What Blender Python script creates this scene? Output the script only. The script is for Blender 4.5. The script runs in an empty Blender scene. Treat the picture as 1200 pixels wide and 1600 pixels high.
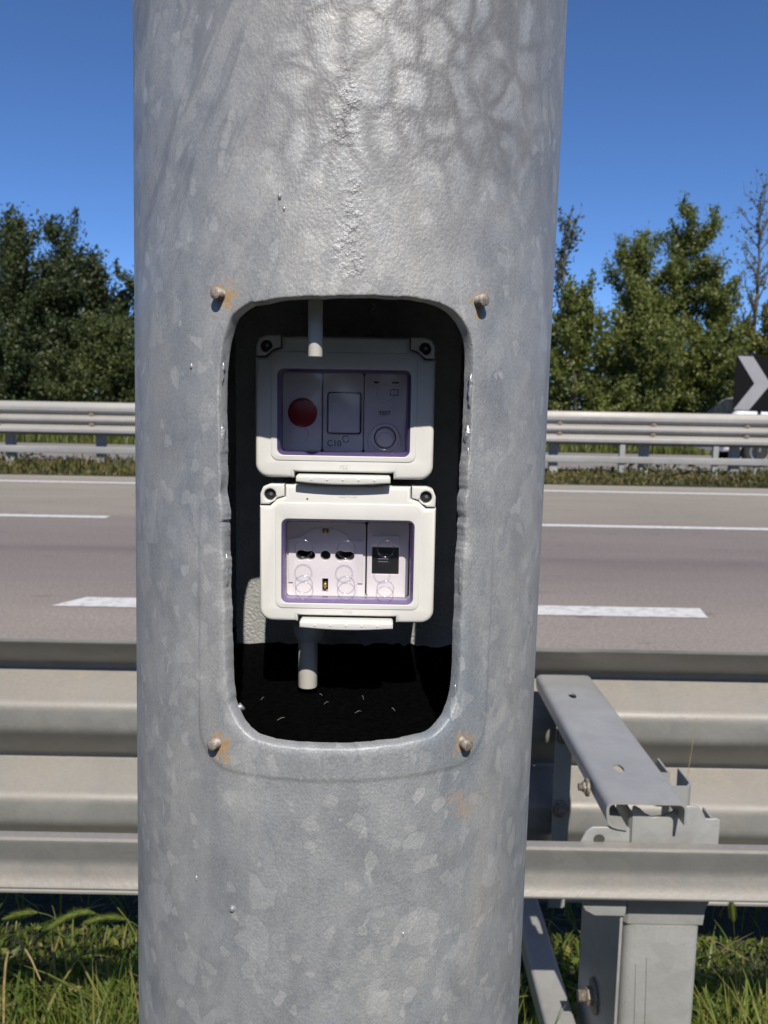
import bpy, bmesh, math, random
import numpy as np
from mathutils import Vector, Matrix
R = math.radians
rnd = random.Random(7); rng = np.random.default_rng(11)
S = bpy.context.scene
COL = S.collection
HC = 1.12                                   # camera height

# ------------------------------------------------------------------ camera
cam = bpy.data.cameras.new('camera'); camo = bpy.data.objects.new('camera', cam); COL.objects.link(camo)
th, ro = R(7.25), R(1.06)
r0 = Vector((1, 0, 0)); fw = Vector((0, math.cos(th), -math.sin(th))); u0 = Vector((0, math.sin(th), math.cos(th)))
rr_ = r0*math.cos(ro) + u0*math.sin(ro); uu_ = u0*math.cos(ro) - r0*math.sin(ro)
M = Matrix((rr_, uu_, -fw)).transposed().to_4x4(); M.translation = (0, 0, HC)
camo.matrix_world = M
cam.sensor_fit = 'VERTICAL'; cam.sensor_height = 36; cam.sensor_width = 27; cam.lens = 29.7
cam.clip_start = .02; cam.clip_end = 2000
cam.dof.use_dof = True; cam.dof.focus_distance = .40; cam.dof.aperture_fstop = 26
S.camera = camo
S.render.resolution_x = 768; S.render.resolution_y = 1024

# ------------------------------------------------------------------ sky, sun, exposure
SUN_EL, SUN_AZ = 45.7, 173.5                # azimuth clockwise from +Y
w = bpy.data.worlds.new('World'); S.world = w; w.use_nodes = True
wn = w.node_tree; bg = wn.nodes['Background']
sky = wn.nodes.new('ShaderNodeTexSky'); sky.sky_type = 'NISHITA'; sky.sun_disc = False
sky.sun_elevation = R(SUN_EL); sky.sun_rotation = R(SUN_AZ)
sky.air_density = .5; sky.dust_density = .6; sky.ozone_density = 9.0; sky.altitude = 0
hs = wn.nodes.new('ShaderNodeHueSaturation'); hs.inputs['Saturation'].default_value = 1.03
wn.links.new(sky.outputs[0], hs.inputs['Color']); wn.links.new(hs.outputs[0], bg.inputs[0]); bg.inputs[1].default_value = .15
sl = bpy.data.lights.new('sun', 'SUN'); slo = bpy.data.objects.new('sun', sl); COL.objects.link(slo)
sl.energy = 5.0; sl.angle = R(.53); sl.color = (1, .94, .84)
sd = Vector((math.sin(R(SUN_AZ))*math.cos(R(SUN_EL)), math.cos(R(SUN_AZ))*math.cos(R(SUN_EL)), math.sin(R(SUN_EL))))
slo.rotation_euler = sd.to_track_quat('Z', 'Y').to_euler(); slo.location = (2, -6, 9)
S.view_settings.view_transform = 'Standard'; S.view_settings.look = 'None'
S.view_settings.exposure = .1; S.view_settings.gamma = 1; S.view_settings.use_curve_mapping = False

# ------------------------------------------------------------------ helpers
def link(o, parent=None):
    COL.objects.link(o)
    if parent: o.parent = parent
    return o
def tag(o, label=None, cat=None, group=None, kind=None):
    if label: o['label'] = label
    if cat: o['category'] = cat
    if group: o['group'] = group
    if kind: o['kind'] = kind
    return o
def thing(name, label, cat, loc=(0, 0, 0), group=None):
    o = bpy.data.objects.new(name, None); o.empty_display_size = .05; link(o); o.location = loc
    return tag(o, label, cat, group)
def finish(me, mat, smooth=30):
    if mat: me.materials.append(mat)
    if smooth:
        me.polygons.foreach_set('use_smooth', [True]*len(me.polygons))
        if smooth < 180: me.set_sharp_from_angle(angle=R(smooth))
    me.update()
def obj(name, me, parent=None, loc=None):
    o = bpy.data.objects.new(name, me); link(o, parent)
    if loc is not None: o.location = loc
    return o
def mesh(name, v, f, mat, parent=None, smooth=30, loc=None):
    me = bpy.data.meshes.new(name); me.from_pydata([tuple(map(float, p)) for p in v], [], [tuple(map(int, q)) for q in f])
    bm = bmesh.new(); bm.from_mesh(me); bmesh.ops.recalc_face_normals(bm, faces=bm.faces); bm.to_mesh(me); bm.free()
    finish(me, mat, smooth); return obj(name, me, parent, loc)
def npmesh(name, V, F, mat, parent=None, smooth=0, loc=None):
    V = np.asarray(V, np.float32); F = np.asarray(F, np.int32); k = F.shape[1]
    me = bpy.data.meshes.new(name); me.vertices.add(len(V)); me.vertices.foreach_set('co', V.ravel())
    me.loops.add(F.size); me.loops.foreach_set('vertex_index', F.ravel())
    me.polygons.add(len(F)); me.polygons.foreach_set('loop_start', np.arange(0, F.size, k, dtype=np.int32))
    me.update(calc_edges=True); finish(me, mat, smooth); return obj(name, me, parent, loc)
def copy_obj(o, parent=None):
    c = o.copy(); COL.objects.link(c)
    if parent: c.parent = parent
    return c
def loft(loops, closed=True, cap0=False, cap1=False):
    v = []; f = []; n = len(loops[0])
    for l in loops: v += [tuple(p) for p in l]
    for i in range(len(loops)-1):
        for j in range(n if closed else n-1):
            a, b = i*n+j, i*n+(j+1) % n
            f.append((a, b, b+n, a+n))
    if cap0: f.append(tuple(range(n)))
    if cap1: f.append(tuple(range((len(loops)-1)*n, len(loops)*n)))
    return v, f
def tube(pts, rad, n=12):
    pts = [Vector(p) for p in pts]; L = []
    rad = rad if hasattr(rad, '__len__') else [rad]*len(pts)
    for i, p in enumerate(pts):
        t = (pts[min(i+1, len(pts)-1)] - pts[max(i-1, 0)]).normalized()
        a = t.orthogonal().normalized() if i == 0 else (a - t*a.dot(t)).normalized()
        b = t.cross(a)
        L.append([p + (a*math.cos(k*2*math.pi/n) + b*math.sin(k*2*math.pi/n))*rad[i] for k in range(n)])
    return loft(L, True, True, True)
def merge(*parts):
    V = []; F = []
    for v, f in parts:
        o = len(V); V += list(v); F += [tuple(i+o for i in q) for q in f]
    return V, F
def box(x0, x1, y0, y1, z0, z1):
    v = [(x, y, z) for x in (x0, x1) for y in (y0, y1) for z in (z0, z1)]
    return v, [(0, 1, 3, 2), (4, 6, 7, 5), (0, 4, 5, 1), (2, 3, 7, 6), (0, 2, 6, 4), (1, 5, 7, 3)]
def rrect(cx, cz, wd, ht, r, n=6):
    P = []
    for k, (sx, sz) in enumerate(((1, 1), (-1, 1), (-1, -1), (1, -1))):
        for i in range(n+1):
            a = math.pi/2*(k + i/n)
            P.append((cx + sx*(wd/2-r) + r*math.cos(a), cz + sz*(ht/2-r) + r*math.sin(a)))
    return P
def circ(cx, cz, r, n=24, a0=0, a1=2*math.pi):
    return [(cx + r*math.cos(a0+(a1-a0)*i/n), cz + r*math.sin(a0+(a1-a0)*i/n)) for i in range(n)]
def plate(name, outlines, y0, y1, mat, parent=None, bevel=0, smooth=40, axis='Y'):
    """filled outlines (first outer, others holes) in X-Z, thickness y0..y1 (y0 towards the viewer)"""
    cu = bpy.data.curves.new(name, 'CURVE'); cu.dimensions = '2D'; cu.fill_mode = 'BOTH'
    for P in outlines:
        s = cu.splines.new('POLY'); s.points.add(len(P)-1); s.use_cyclic_u = True
        for p, q in zip(s.points, P): p.co = (q[0], q[1], 0, 1)
    cu.extrude = max((y1-y0)/2 - bevel, 1e-5); cu.bevel_depth = bevel; cu.bevel_resolution = 2; cu.offset = -bevel
    t = bpy.data.objects.new('tmp', cu); COL.objects.link(t)
    dg = bpy.context.evaluated_depsgraph_get()
    me = bpy.data.meshes.new_from_object(t.evaluated_get(dg)); bpy.data.objects.remove(t); bpy.data.curves.remove(cu)
    me.name = name
    ym = (y0+y1)/2
    if axis == 'Y': me.transform(Matrix(((1, 0, 0, 0), (0, 0, -1, ym), (0, 1, 0, 0), (0, 0, 0, 1))))
    else: me.transform(Matrix.Translation((0, 0, ym)))
    bm = bmesh.new(); bm.from_mesh(me); bmesh.ops.remove_doubles(bm, verts=bm.verts, dist=1e-6); bm.to_mesh(me); bm.free()
    me.materials.clear(); finish(me, mat, smooth); return obj(name, me, parent)
def text(name, body, size, cx, cz, y, mat, parent, depth=.00012):
    cu = bpy.data.curves.new(name, 'FONT'); cu.body = body; cu.size = size; cu.align_x = 'CENTER'; cu.align_y = 'CENTER'
    cu.extrude = depth; cu.resolution_u = 3
    t = bpy.data.objects.new('tmp', cu); COL.objects.link(t)
    dg = bpy.context.evaluated_depsgraph_get()
    me = bpy.data.meshes.new_from_object(t.evaluated_get(dg)); bpy.data.objects.remove(t); bpy.data.curves.remove(cu)
    me.transform(Matrix(((1, 0, 0, cx), (0, 0, -1, y), (0, 1, 0, cz), (0, 0, 0, 1))))
    me.materials.clear(); finish(me, mat, 0); return obj(name, me, parent)
def sheet(poly, t):
    """closed outline of an open 2D polyline thickened by t on its left"""
    P = [Vector(p) for p in poly]; out = []
    for i, p in enumerate(P):
        d0 = (p-P[i-1]).normalized() if i else None
        d1 = (P[i+1]-p).normalized() if i < len(P)-1 else None
        d0 = d0 or d1; d1 = d1 or d0
        n0 = Vector((-d0.y, d0.x)); n1 = Vector((-d1.y, d1.x)); m = (n0+n1).normalized()
        out.append(p + m*(t/max(.4, m.dot(n0))))
    return [tuple(p) for p in P] + [tuple(p) for p in reversed(out)]
def rounded(poly, r, n=5):
    """round the inner corners of an open polyline"""
    P = [Vector(p) for p in poly]; out = [tuple(P[0])]
    for i in range(1, len(P)-1):
        a = (P[i-1]-P[i]); b = (P[i+1]-P[i]); q = min(r[i] if hasattr(r, '__len__') else r, a.length*.49, b.length*.49)
        A = P[i]+a.normalized()*q; B = P[i]+b.normalized()*q
        for k in range(n+1):
            s = k/n; out.append(tuple(A*(1-s)**2 + P[i]*2*s*(1-s) + B*s*s))
    out.append(tuple(P[-1])); return out
def extrude(outline, axis, a0, a1, segs=1):
    """outline pairs -> axis 'X': (Y,Z) ; 'Y': (X,Z) ; 'Z': (X,Y)"""
    f = {'X': lambda p, a: (a, p[0], p[1]), 'Y': lambda p, a: (p[0], a, p[1]), 'Z': lambda p, a: (p[0], p[1], a)}[axis]
    return loft([[f(p, a0+(a1-a0)*k/segs) for p in outline] for k in range(segs+1)], True, True, True)
def boolcut(o, cutters):
    for c in cutters:
        m = o.modifiers.new('cut', 'BOOLEAN'); m.operation = 'DIFFERENCE'; m.object = c; m.solver = 'EXACT'
    dg = bpy.context.evaluated_depsgraph_get(); dg.update()
    me = bpy.data.meshes.new_from_object(o.evaluated_get(dg)); o.modifiers.clear(); old = o.data; o.data = me; me.name = old.name
    for c in cutters: bpy.data.objects.remove(c)
    me.polygons.foreach_set('use_smooth', [True]*len(me.polygons)); me.set_sharp_from_angle(angle=R(30))
def hexbolt(c, axis, r, h, shank=0, rs=0, washer=0):
    """hex head + washer along axis"""
    c = Vector(c); ax = Vector(axis).normalized(); a = ax.orthogonal().normalized(); b = ax.cross(a)
    def ring(rad, d, n, ph=0): return [c+ax*d+(a*math.cos(ph+k*2*math.pi/n)+b*math.sin(ph+k*2*math.pi/n))*rad for k in range(n)]
    parts = []
    if washer: parts.append(loft([ring(washer, 0, 20), ring(washer, .003, 20), ring(washer*.9, .004, 20)], True, True, True))
    parts.append(loft([ring(r, .004, 6), ring(r, h*.85, 6), ring(r*.82, h, 6)], True, True, True))
    if shank: parts.append(loft([ring(rs*(1-.1*(k % 2)), h-.001+shank*k/12, 12) for k in range(13)], True, True, True))
    return merge(*parts)

# ------------------------------------------------------------------ material helpers
class NT:
    def __init__(s, name):
        s.m = bpy.data.materials.new(name); s.m.use_nodes = True; s.t = s.m.node_tree
        s.p = s.t.nodes['Principled BSDF']; s.out = s.t.nodes['Material Output']
        s.co = s.t.nodes.new('ShaderNodeTexCoord').outputs['Object']
    def n(s, typ, ins=None, **pr):
        x = s.t.nodes.new(typ)
        for k, v in pr.items(): setattr(x, k, v)
        for k, v in (ins or {}).items():
            if isinstance(v, bpy.types.NodeSocket): s.t.links.new(v, x.inputs[k])
            else: x.inputs[k].default_value = v
        return x
    def noise(s, scale, detail=3, rough=.5, vec=None, dist=0):
        return s.n('ShaderNodeTexNoise', {'Vector': vec or s.co, 'Scale': scale, 'Detail': detail, 'Roughness': rough, 'Distortion': dist}).outputs['Fac']
    def scale(s, v, sc, rot=(0, 0, 0)):
        return s.n('ShaderNodeMapping', {'Vector': v, 'Scale': sc, 'Rotation': rot}).outputs[0]
    def rng(s, v, a, b, c=0., d=1.):
        return s.n('ShaderNodeMapRange', {'Value': v, 'From Min': a, 'From Max': b, 'To Min': c, 'To Max': d}).outputs[0]
    def sm(s, v, a, b):
        return s.n('ShaderNodeMapRange', {'Value': v, 'From Min': a, 'From Max': b}, interpolation_type='SMOOTHSTEP').outputs[0]
    def math(s, op, a, b=0., c=0.): return s.n('ShaderNodeMath', {0: a, 1: b, 2: c}, operation=op).outputs[0]
    def mix(s, f, a, b, mode='MIX'):
        x = s.n('ShaderNodeMix', None, data_type='RGBA', blend_type=mode)
        for i, v in ((0, f), (6, a), (7, b)):
            if isinstance(v, bpy.types.NodeSocket): s.t.links.new(v, x.inputs[i])
            else: x.inputs[i].default_value = v if i == 0 else (tuple(v)+(1,))[:4]
        return x.outputs[2]
    def ramp(s, v, pts):
        x = s.n('ShaderNodeValToRGB', {0: v}); e = x.color_ramp.elements
        while len(e) < len(pts): e.new(.5)
        for q, (p, c) in zip(e, pts): q.position = p; q.color = tuple(c)+(1,)
        return x.outputs[0]
    def bump(s, h, dist, strength=1., prev=None):
        i = {'Height': h, 'Distance': dist, 'Strength': strength}
        if prev: i['Normal'] = prev
        return s.n('ShaderNodeBump', i).outputs[0]
    def set(s, **k):
        for a, v in k.items():
            i = s.p.inputs[a.replace('_', ' ')]
            if isinstance(v, bpy.types.NodeSocket): s.t.links.new(v, i)
            else: i.default_value = v if not isinstance(v, tuple) or len(v) == 4 else tuple(v)+(1,)
        return s.m
def simple(name, col, rough=.5, metal=0., var=.12, scale=40, bumpd=0, bs=200):
    t = NT(name); nz = t.noise(scale, 4)
    c = t.mix(t.rng(nz, .3, .7), tuple(x*(1-var) for x in col), tuple(min(1, x*(1+var)) for x in col))
    k = dict(Base_Color=c, Roughness=rough, Metallic=metal)
    if bumpd: k['Normal'] = t.bump(t.noise(bs, 3), bumpd)
    return t.set(**k)

# pole: galvanised steel with zinc spangle, crazing, rust round the bolts
PX, PY, PR, PK, PL = -.02424, .49, .11533, -.00293, .00945    # axis x, y, radius at camera height, taper, lean
def pol(phi, z, d=0.):
    r = PR + PK*z + d
    return (PX + PL*z + r*math.sin(phi), PY - r*math.cos(phi), HC+z)
BOLTS = [(-26.24, .0475), (34.32, .0477), (-26.51, -.1616), (34.7, -.1622)]
def pole_material():
    t = NT('galvanised_steel'); co = t.co
    sep = t.n('ShaderNodeSeparateXYZ', {0: co}).outputs
    warp = t.n('ShaderNodeVectorMath', {0: co, 1: t.n('ShaderNodeVectorMath', {0: t.n('ShaderNodeTexNoise', {'Vector': co, 'Scale': 45., 'Detail': 3.}).outputs['Color'], 'Scale': .016}, operation='SCALE').outputs[0]}, operation='ADD').outputs[0]
    big = t.noise(9, 4, .55, t.scale(co, (1, 1, .55)))
    base = t.ramp(big, [(.3, (0.248, 0.263, 0.282)), (.48, (0.301, 0.312, 0.321)), (.62, (0.347, 0.349, 0.351)), (.78, (0.331, 0.326, 0.317))])
    blue = t.sm(t.noise(14, 4, .6, t.scale(co, (1.2, 1.2, .5))), .54, .72)
    base = t.mix(t.math('MULTIPLY', blue, .5), base, (0.185, 0.231, 0.286))
    # spangle: cells of slightly different tone, a few clearly lighter flakes
    vo = t.n('ShaderNodeTexVoronoi', {'Vector': t.scale(warp, (1, 1, .62)), 'Scale': 62., 'Randomness': 1.})
    cell = t.n('ShaderNodeSeparateColor', {0: vo.outputs['Color']}).outputs
    base = t.mix(1., base, t.ramp(cell[0], [(0, (.955,)*3), (.5, (.99,)*3), (1, (1.03,)*3)]), 'MULTIPLY')
    mot = t.noise(55, 5, .65, t.scale(warp, (1, 1, .7)))
    base = t.mix(1., base, t.ramp(mot, [(.28, (.79, .80, .82)), (.5, (1, 1, 1)), (.72, (1.17, 1.16, 1.13))]), 'MULTIPLY')
    tan = t.sm(t.noise(11, 4, .6, t.scale(co, (1, 1, .6), (0, 0, 1.3))), .52, .70); base = t.mix(t.math('MULTIPLY', tan, .35), base, (.345, .325, .295))
    def flakes(scale, sc, lo, hi, col, amt, ch=0, rot=0.):
        v = t.n('ShaderNodeTexVoronoi', {'Vector': t.scale(warp, sc, (0, rot, 0)), 'Scale': scale})
        c = t.n('ShaderNodeSeparateColor', {0: v.outputs['Color']}).outputs
        return t.mix(t.math('MULTIPLY', t.math('MULTIPLY', t.rng(c[ch], lo, hi), amt), t.rng(c[(ch+1) % 3], 0, 1, .4, 1)), base, col)
    base = flakes(75., (1, 1, .6), .90, .905, (.46, .47, .475), .34, 0, .2)
    base = flakes(120., (1, 1, .75), .90, .905, (.48, .485, .48), .38, 1)
    base = flakes(120., (1, 1, .75), .90, .905, (.19, .21, .24), .30, 2)
    base = flakes(210., (1, 1, .8), .93, .935, (.52, .52, .51), .45, 0)
    base = flakes(45., (1.3, 1, .5), .88, .885, (.22, .25, .29), .22, 1, .3)
    sp = t.noise(900, 3, .7)
    base = t.mix(1., base, t.ramp(sp, [(.30, (.84, .84, .85)), (.5, (1, 1, 1)), (.70, (1.18, 1.18, 1.17))]), 'MULTIPLY')
    # crazing veins near the top of the visible stretch
    ve = t.n('ShaderNodeTexVoronoi', {'Vector': t.scale(warp, (1, 1, .85)), 'Scale': 60.}, feature='DISTANCE_TO_EDGE').outputs['Distance']
    vein = t.sm(ve, .25, .0)
    vm = t.math('MULTIPLY', t.math('MULTIPLY', t.sm(sep[2], 1.185, 1.25), t.sm(t.math('ABSOLUTE', t.math('SUBTRACT', sep[0], .008)), .085, .035)), t.sm(t.noise(16, 2), .26, .42))
    base = t.mix(t.math('MULTIPLY', t.math('MULTIPLY', vein, vm), .85), base, (.17, .167, .17))
    # slanting dark streaks left, vertical dry streaks everywhere
    st = t.sm(t.noise(30, 4, .6, t.scale(t.scale(co, (1, 1, 1), (0, R(-24), 0)), (3.6, 1, .5)), .4), .50, .62)
    base = t.mix(t.math('MULTIPLY', t.math('MULTIPLY', st, t.sm(sep[0], -.03, -.075)), t.math('MULTIPLY', t.sm(sep[2], 1.15, 1.21), .6)), base, (.17, .18, .20))
    vs = t.noise(90, 3, .6, t.scale(co, (1, 1, .07)))
    base = t.mix(t.rng(vs, .52, .78, 0, .35), base, (.34, .345, .35))
    gr = t.sm(t.noise(260, 3, .7), .60, .75)
    base = t.mix(t.math('MULTIPLY', gr, .22), base, (.22, .23, .24))
    # rust
    rust = None
    for i, (ph, z) in enumerate(BOLTS):
        c = pol(R(ph), z)
        for (dx, dz, rad) in ((.0010 if i != 0 else .0022, -.0010, (.0084, .0052, .0078, .0060)[i]),) + (((.0055, -.0045, .0052),) if i == 2 else ()) + (((-.004, -.028, .007), (.004, -.036, .009)) if i == 3 else ()):
            d = t.n('ShaderNodeVectorMath', {0: co, 1: (c[0]+dx, c[1], c[2]+dz)}, operation='DISTANCE').outputs[1]
            k = t.sm(t.math('ADD', d, t.rng(t.noise(320, 3), .3, .7, -.0045, .0045)), rad, rad*.35)
            if dz < -.02: k = t.math('MULTIPLY', k, .45)
            rust = k if rust is None else t.math('MAXIMUM', rust, k)
    rc = t.mix(t.noise(500, 2), (.36, .19, .06), (.33, .24, .13))
    base = t.mix(t.math('MULTIPLY', rust, t.rng(t.noise(260, 4, .7), .28, .6, .35, .95)), base, rc)
    # relief: pebbly zinc skin, rougher along the middle
    mid = t.sm(t.math('ABSOLUTE', t.math('SUBTRACT', sep[0], -.005)), .10, .02)
    pb = t.noise(780, 2, .5, t.scale(co, (1, 1, .75)))
    pb2 = t.noise(150, 3, .5)
    lump = t.sm(t.noise(210, 2), .60, .78)
    n1 = t.bump(pb, .0009, t.math('MULTIPLY_ADD', mid, .24, .10))
    n2 = t.bump(t.math('ADD', pb2, t.math('MULTIPLY', lump, t.math('MULTIPLY', mid, .7))), .0003, .12, n1)
    n3 = t.bump(t.math('MULTIPLY', t.sm(ve, 0, .25), vm), .0006, .25, n2)
    sx = t.math('ABSOLUTE', t.math('SUBTRACT', sep[0], t.math('MULTIPLY_ADD', t.noise(40, 2), .016, -.026)))
    seam = t.math('MULTIPLY', t.math('MULTIPLY', t.sm(sx, .008, .001), t.sm(sep[2], 1.165, 1.185)), t.math('MULTIPLY', t.sm(sep[2], 1.275, 1.235), t.sm(t.noise(24, 2, .5), .38, .56)))
    n3 = t.bump(t.math('MULTIPLY', t.sm(t.noise(330, 3, .6), .45, .7), seam), .0014, .45, n3)
    rg = t.rng(t.noise(60, 3), .3, .7, .46, .64)
    return t.set(Base_Color=base, Roughness=t.math('ADD', rg, t.math('MULTIPLY', rust, .3)), Metallic=t.math('MULTIPLY_ADD', rust, -.25, .25), Normal=n3)
M_POLE = pole_material()
M_INNER = simple('inner_steel', (.58, .585, .585), .42, .2, .25, 30, .0012, 180)
M_ZINC = simple('zinc_drip', (.42, .43, .44), .32, .55, .2, 200, .0008, 400)

def rail_material(name, grey, dust, amount, sc=1.):
    t = NT(name); co = t.co
    geo = t.n('ShaderNodeNewGeometry').outputs
    nz = t.n('ShaderNodeSeparateXYZ', {0: geo['True Normal']}).outputs[2]
    n1 = t.noise(7*sc, 5, .6, t.scale(co, (.5, 1, 1))); n2 = t.noise(160*sc, 4, .65)
    g = t.mix(t.rng(n1, .3, .7), tuple(x*.86 for x in grey), tuple(x*1.1 for x in grey))
    vo = t.n('ShaderNodeTexVoronoi', {'Vector': co, 'Scale': 40.*sc})
    g = t.mix(1., g, t.ramp(t.n('ShaderNodeSeparateColor', {0: vo.outputs['Color']}).outputs[0], [(0, (.95,)*3), (1, (1.05,)*3)]), 'MULTIPLY')
    drip = t.noise(22*sc, 4, .6, t.scale(co, (1, .1, .12)))
    f = t.math('MULTIPLY', t.math('ADD', t.sm(nz, -.2, .45), t.rng(drip, .35, .75, -.25, .35)), amount)
    f = t.n('ShaderNodeClamp', {0: t.math('ADD', f, t.rng(n2, .35, .7, -.15, .15))}).outputs[0]
    c = t.mix(f, g, t.mix(n2, tuple(x*.82 for x in dust), tuple(x*1.12 for x in dust)))
    sp = t.sm(t.noise(420*sc, 2), .66, .74)
    c = t.mix(t.math('MULTIPLY', sp, .45), c, (.16, .14, .12))
    blot = t.sm(t.noise(34*sc, 4, .6), .56, .70); c = t.mix(t.math('MULTIPLY', blot, .22), c, (.26, .24, .21))
    return t.set(Base_Color=c, Roughness=t.rng(n1, .3, .7, .42, .58), Metallic=t.math('MULTIPLY_ADD', f, -.25, .3), Normal=t.bump(n2, .0012, .4))
M_RAIL = rail_material('weathered_rail', (0.249, 0.251, 0.242), (0.270, 0.247, 0.217), .8)
M_POST = rail_material('galvanised_post', (.375, .378, .37), (.33, .31, .28), .3)
M_FRAIL = rail_material('far_rail', (0.305, 0.302, 0.294), (0.305, 0.279, 0.240), .7, .3)
M_BOLT = simple('steel_bolt', (.24, .20, .16), .55, .25, .4, 260, .0004, 900)
M_STUD = simple('worn_stud', (.27, .235, .20), .55, .35, .45, 420, .0003, 1500)

M_PLAST = simple('grey_plastic', (0.647, 0.643, 0.622), .38, 0, .03, 60, .00006, 900)
M_PLAST2 = simple('white_plastic', (0.744, 0.725, 0.725), .3, 0, .03, 60)
M_DARKP = simple('dark_plastic', (.012, .012, .014), .45, 0, .2)
M_BLACK = simple('black_foam', (.0016, .0016, .0018), .9, 0, .4, 300, .002, 300)
M_BLACK.node_tree.nodes['Principled BSDF'].inputs['Specular IOR Level'].default_value = .02
M_RED = simple('red_lamp_plastic', (.33, .012, .02), .25, 0, .1)
M_BRASS = simple('brass', (.55, .38, .13), .35, .9, .1)
M_PRINT = simple('dark_print', (.03, .03, .035), .6, 0, .1)
M_PRINT2 = simple('pale_print', (.16, .16, .18), .6, 0, .1)
M_PVC = simple('pvc_conduit', (0.515, 0.498, 0.457), .4, 0, .05, 80)
M_STRAW = simple('dry_straw', (.15, .145, .125), .7, 0, .3, 200)

def clear(name, tint, gl, rough=.06, rim=None):
    t = NT(name); t.t.nodes.remove(t.p)
    tr = t.n('ShaderNodeBsdfTransparent', {'Color': tuple(tint)+(1,)}).outputs[0]
    g = t.n('ShaderNodeBsdfGlossy', {'Color': (1, 1, 1, 1), 'Roughness': rough}).outputs[0]
    geo = t.n('ShaderNodeNewGeometry').outputs
    dt = t.math('ABSOLUTE', t.n('ShaderNodeVectorMath', {0: geo['Normal'], 1: geo['Incoming']}, operation='DOT_PRODUCT').outputs[1])
    fr = t.math('MULTIPLY_ADD', t.math('POWER', t.math('SUBTRACT', 1., dt), 5.), .96, .04)
    f = t.math('MINIMUM', t.math('MULTIPLY', fr, gl), 1.)
    sh = t.n('ShaderNodeMixShader', {0: f, 1: tr, 2: g}).outputs[0]
    if rim:
        d = t.n('ShaderNodeBsdfDiffuse', {'Color': tuple(rim)+(1,)}).outputs[0]
        sh = t.n('ShaderNodeMixShader', {0: .45, 1: sh, 2: d}).outputs[0]
    t.t.links.new(sh, t.out.inputs[0]); return t.m
M_PANE = clear('clear_cover', (.975, .968, .982), 1.)
M_RIM = clear('tinted_cover_edge', (.72, .66, .84), 1., .12, (.17, .12, .30))
M_RINGM = clear('moulded_clear', (.90, .89, .92), 1.6, .12)

def road_material():
    t = NT('asphalt'); co = t.co; sep = t.n('ShaderNodeSeparateXYZ', {0: co}).outputs
    yy = t.math('ADD', sep[1], t.rng(t.noise(.5, 3, .5, t.scale(co, (.25, 1, 1))), .3, .7, -.25, .25))
    f = t.rng(yy, 0, 13)
    c = t.ramp(f, [(.14, (0.258, 0.227, 0.198)), (.33, (0.248, 0.216, 0.189)), (.40, (0.201, 0.173, 0.158)), (.46, (0.178, 0.151, 0.140)), (.475, (0.149, 0.124, 0.118)), (.49, (0.182, 0.155, 0.144)), (.60, (0.190, 0.164, 0.149)), (.645, (0.237, 0.210, 0.177)), (.74, (0.248, 0.222, 0.185)), (.84, (0.258, 0.233, 0.192)), (.95, (0.275, 0.249, 0.208))])
    v1 = t.noise(1.6, 5, .6, t.scale(co, (.3, 1, 1)))
    c = t.mix(1., c, t.ramp(v1, [(.25, (.88,)*3), (.75, (1.1,)*3)]), 'MULTIPLY')
    ag = t.noise(52, 5, .78); c = t.mix(1., c, t.ramp(ag, [(.3, (.66, .66, .68)), (.5, (1, 1, 1)), (.70, (1.55, 1.48, 1.36))]), 'MULTIPLY')
    sk = t.sm(t.noise(3.4, 4, .55, t.scale(co, (.8, 2.0, 1), (0, 0, R(10)))), .645, .70)
    c = t.mix(t.math('MULTIPLY', sk, .45), c, (.09, .075, .08))
    return t.set(Base_Color=c, Roughness=.85, Normal=t.bump(ag, .004, .6))
M_ROAD = road_material()
def paint_material():
    t = NT('road_paint'); nz = t.noise(18, 5, .7); ag = t.noise(90, 3, .7)
    c = t.mix(t.sm(nz, .30, .56), (0.387, 0.370, 0.352), (0.616, 0.607, 0.590))
    c = t.mix(t.math('MULTIPLY', t.sm(ag, .58, .72), .5), c, (.30, .27, .25))
    return t.set(Base_Color=c, Roughness=.7, Normal=t.bump(ag, .003, .5))
M_PAINT = paint_material()
M_GROUND = simple('earth', (.040, .038, .022), .95, 0, .35, 6, .02, 40)
M_ROAD2 = simple('far_asphalt', (0.216, 0.195, 0.178), .9, 0, .12, 1.5, .003, 60)

def leaf_material(name, ca, cb, cc=None, trans=.35, gloss=.5):
    t = NT(name); geo = t.n('ShaderNodeNewGeometry').outputs; r = geo['Random Per Island']
    c = t.ramp(r, [(0, ca), (.55, cb), (.93, cb if cc is None else tuple((a+b)/2 for a, b in zip(cb, cc))), (1, cc or cb)])
    big = t.noise(.9 if trans < .5 else 3, 3)
    c = t.mix(1., c, t.ramp(big, [(.3, (.75, .78, .8)), (.7, (1.2, 1.15, 1.0))]), 'MULTIPLY')
    t.set(Base_Color=c, Roughness=gloss); t.p.inputs['Specular IOR Level'].default_value = .35
    tl = t.n('ShaderNodeBsdfTranslucent', {'Color': t.mix(1., c, (1.5, 1.6, .7), 'MULTIPLY')}).outputs[0]
    sh = t.n('ShaderNodeMixShader', {0: trans, 1: t.p.outputs[0], 2: tl}).outputs[0]
    t.t.links.new(sh, t.out.inputs[0]); return t.m
M_LDARK = leaf_material('dark_foliage', (.026, .040, .017), (.056, .074, .030), (.10, .12, .045))
M_LMID = leaf_material('green_foliage', (.062, .086, .024), (.135, .162, .046), (.25, .24, .075))
M_LDEEP = leaf_material('deep_green_foliage', (.036, .052, .019), (.080, .100, .034), (.15, .16, .05))
M_LOLIVE = leaf_material('olive_foliage', (.08, .088, .025), (.15, .15, .04), (.22, .17, .06))
M_LWISP = leaf_material('pale_foliage', (.06, .07, .035), (.10, .11, .06), (.12, .10, .07))
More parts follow.
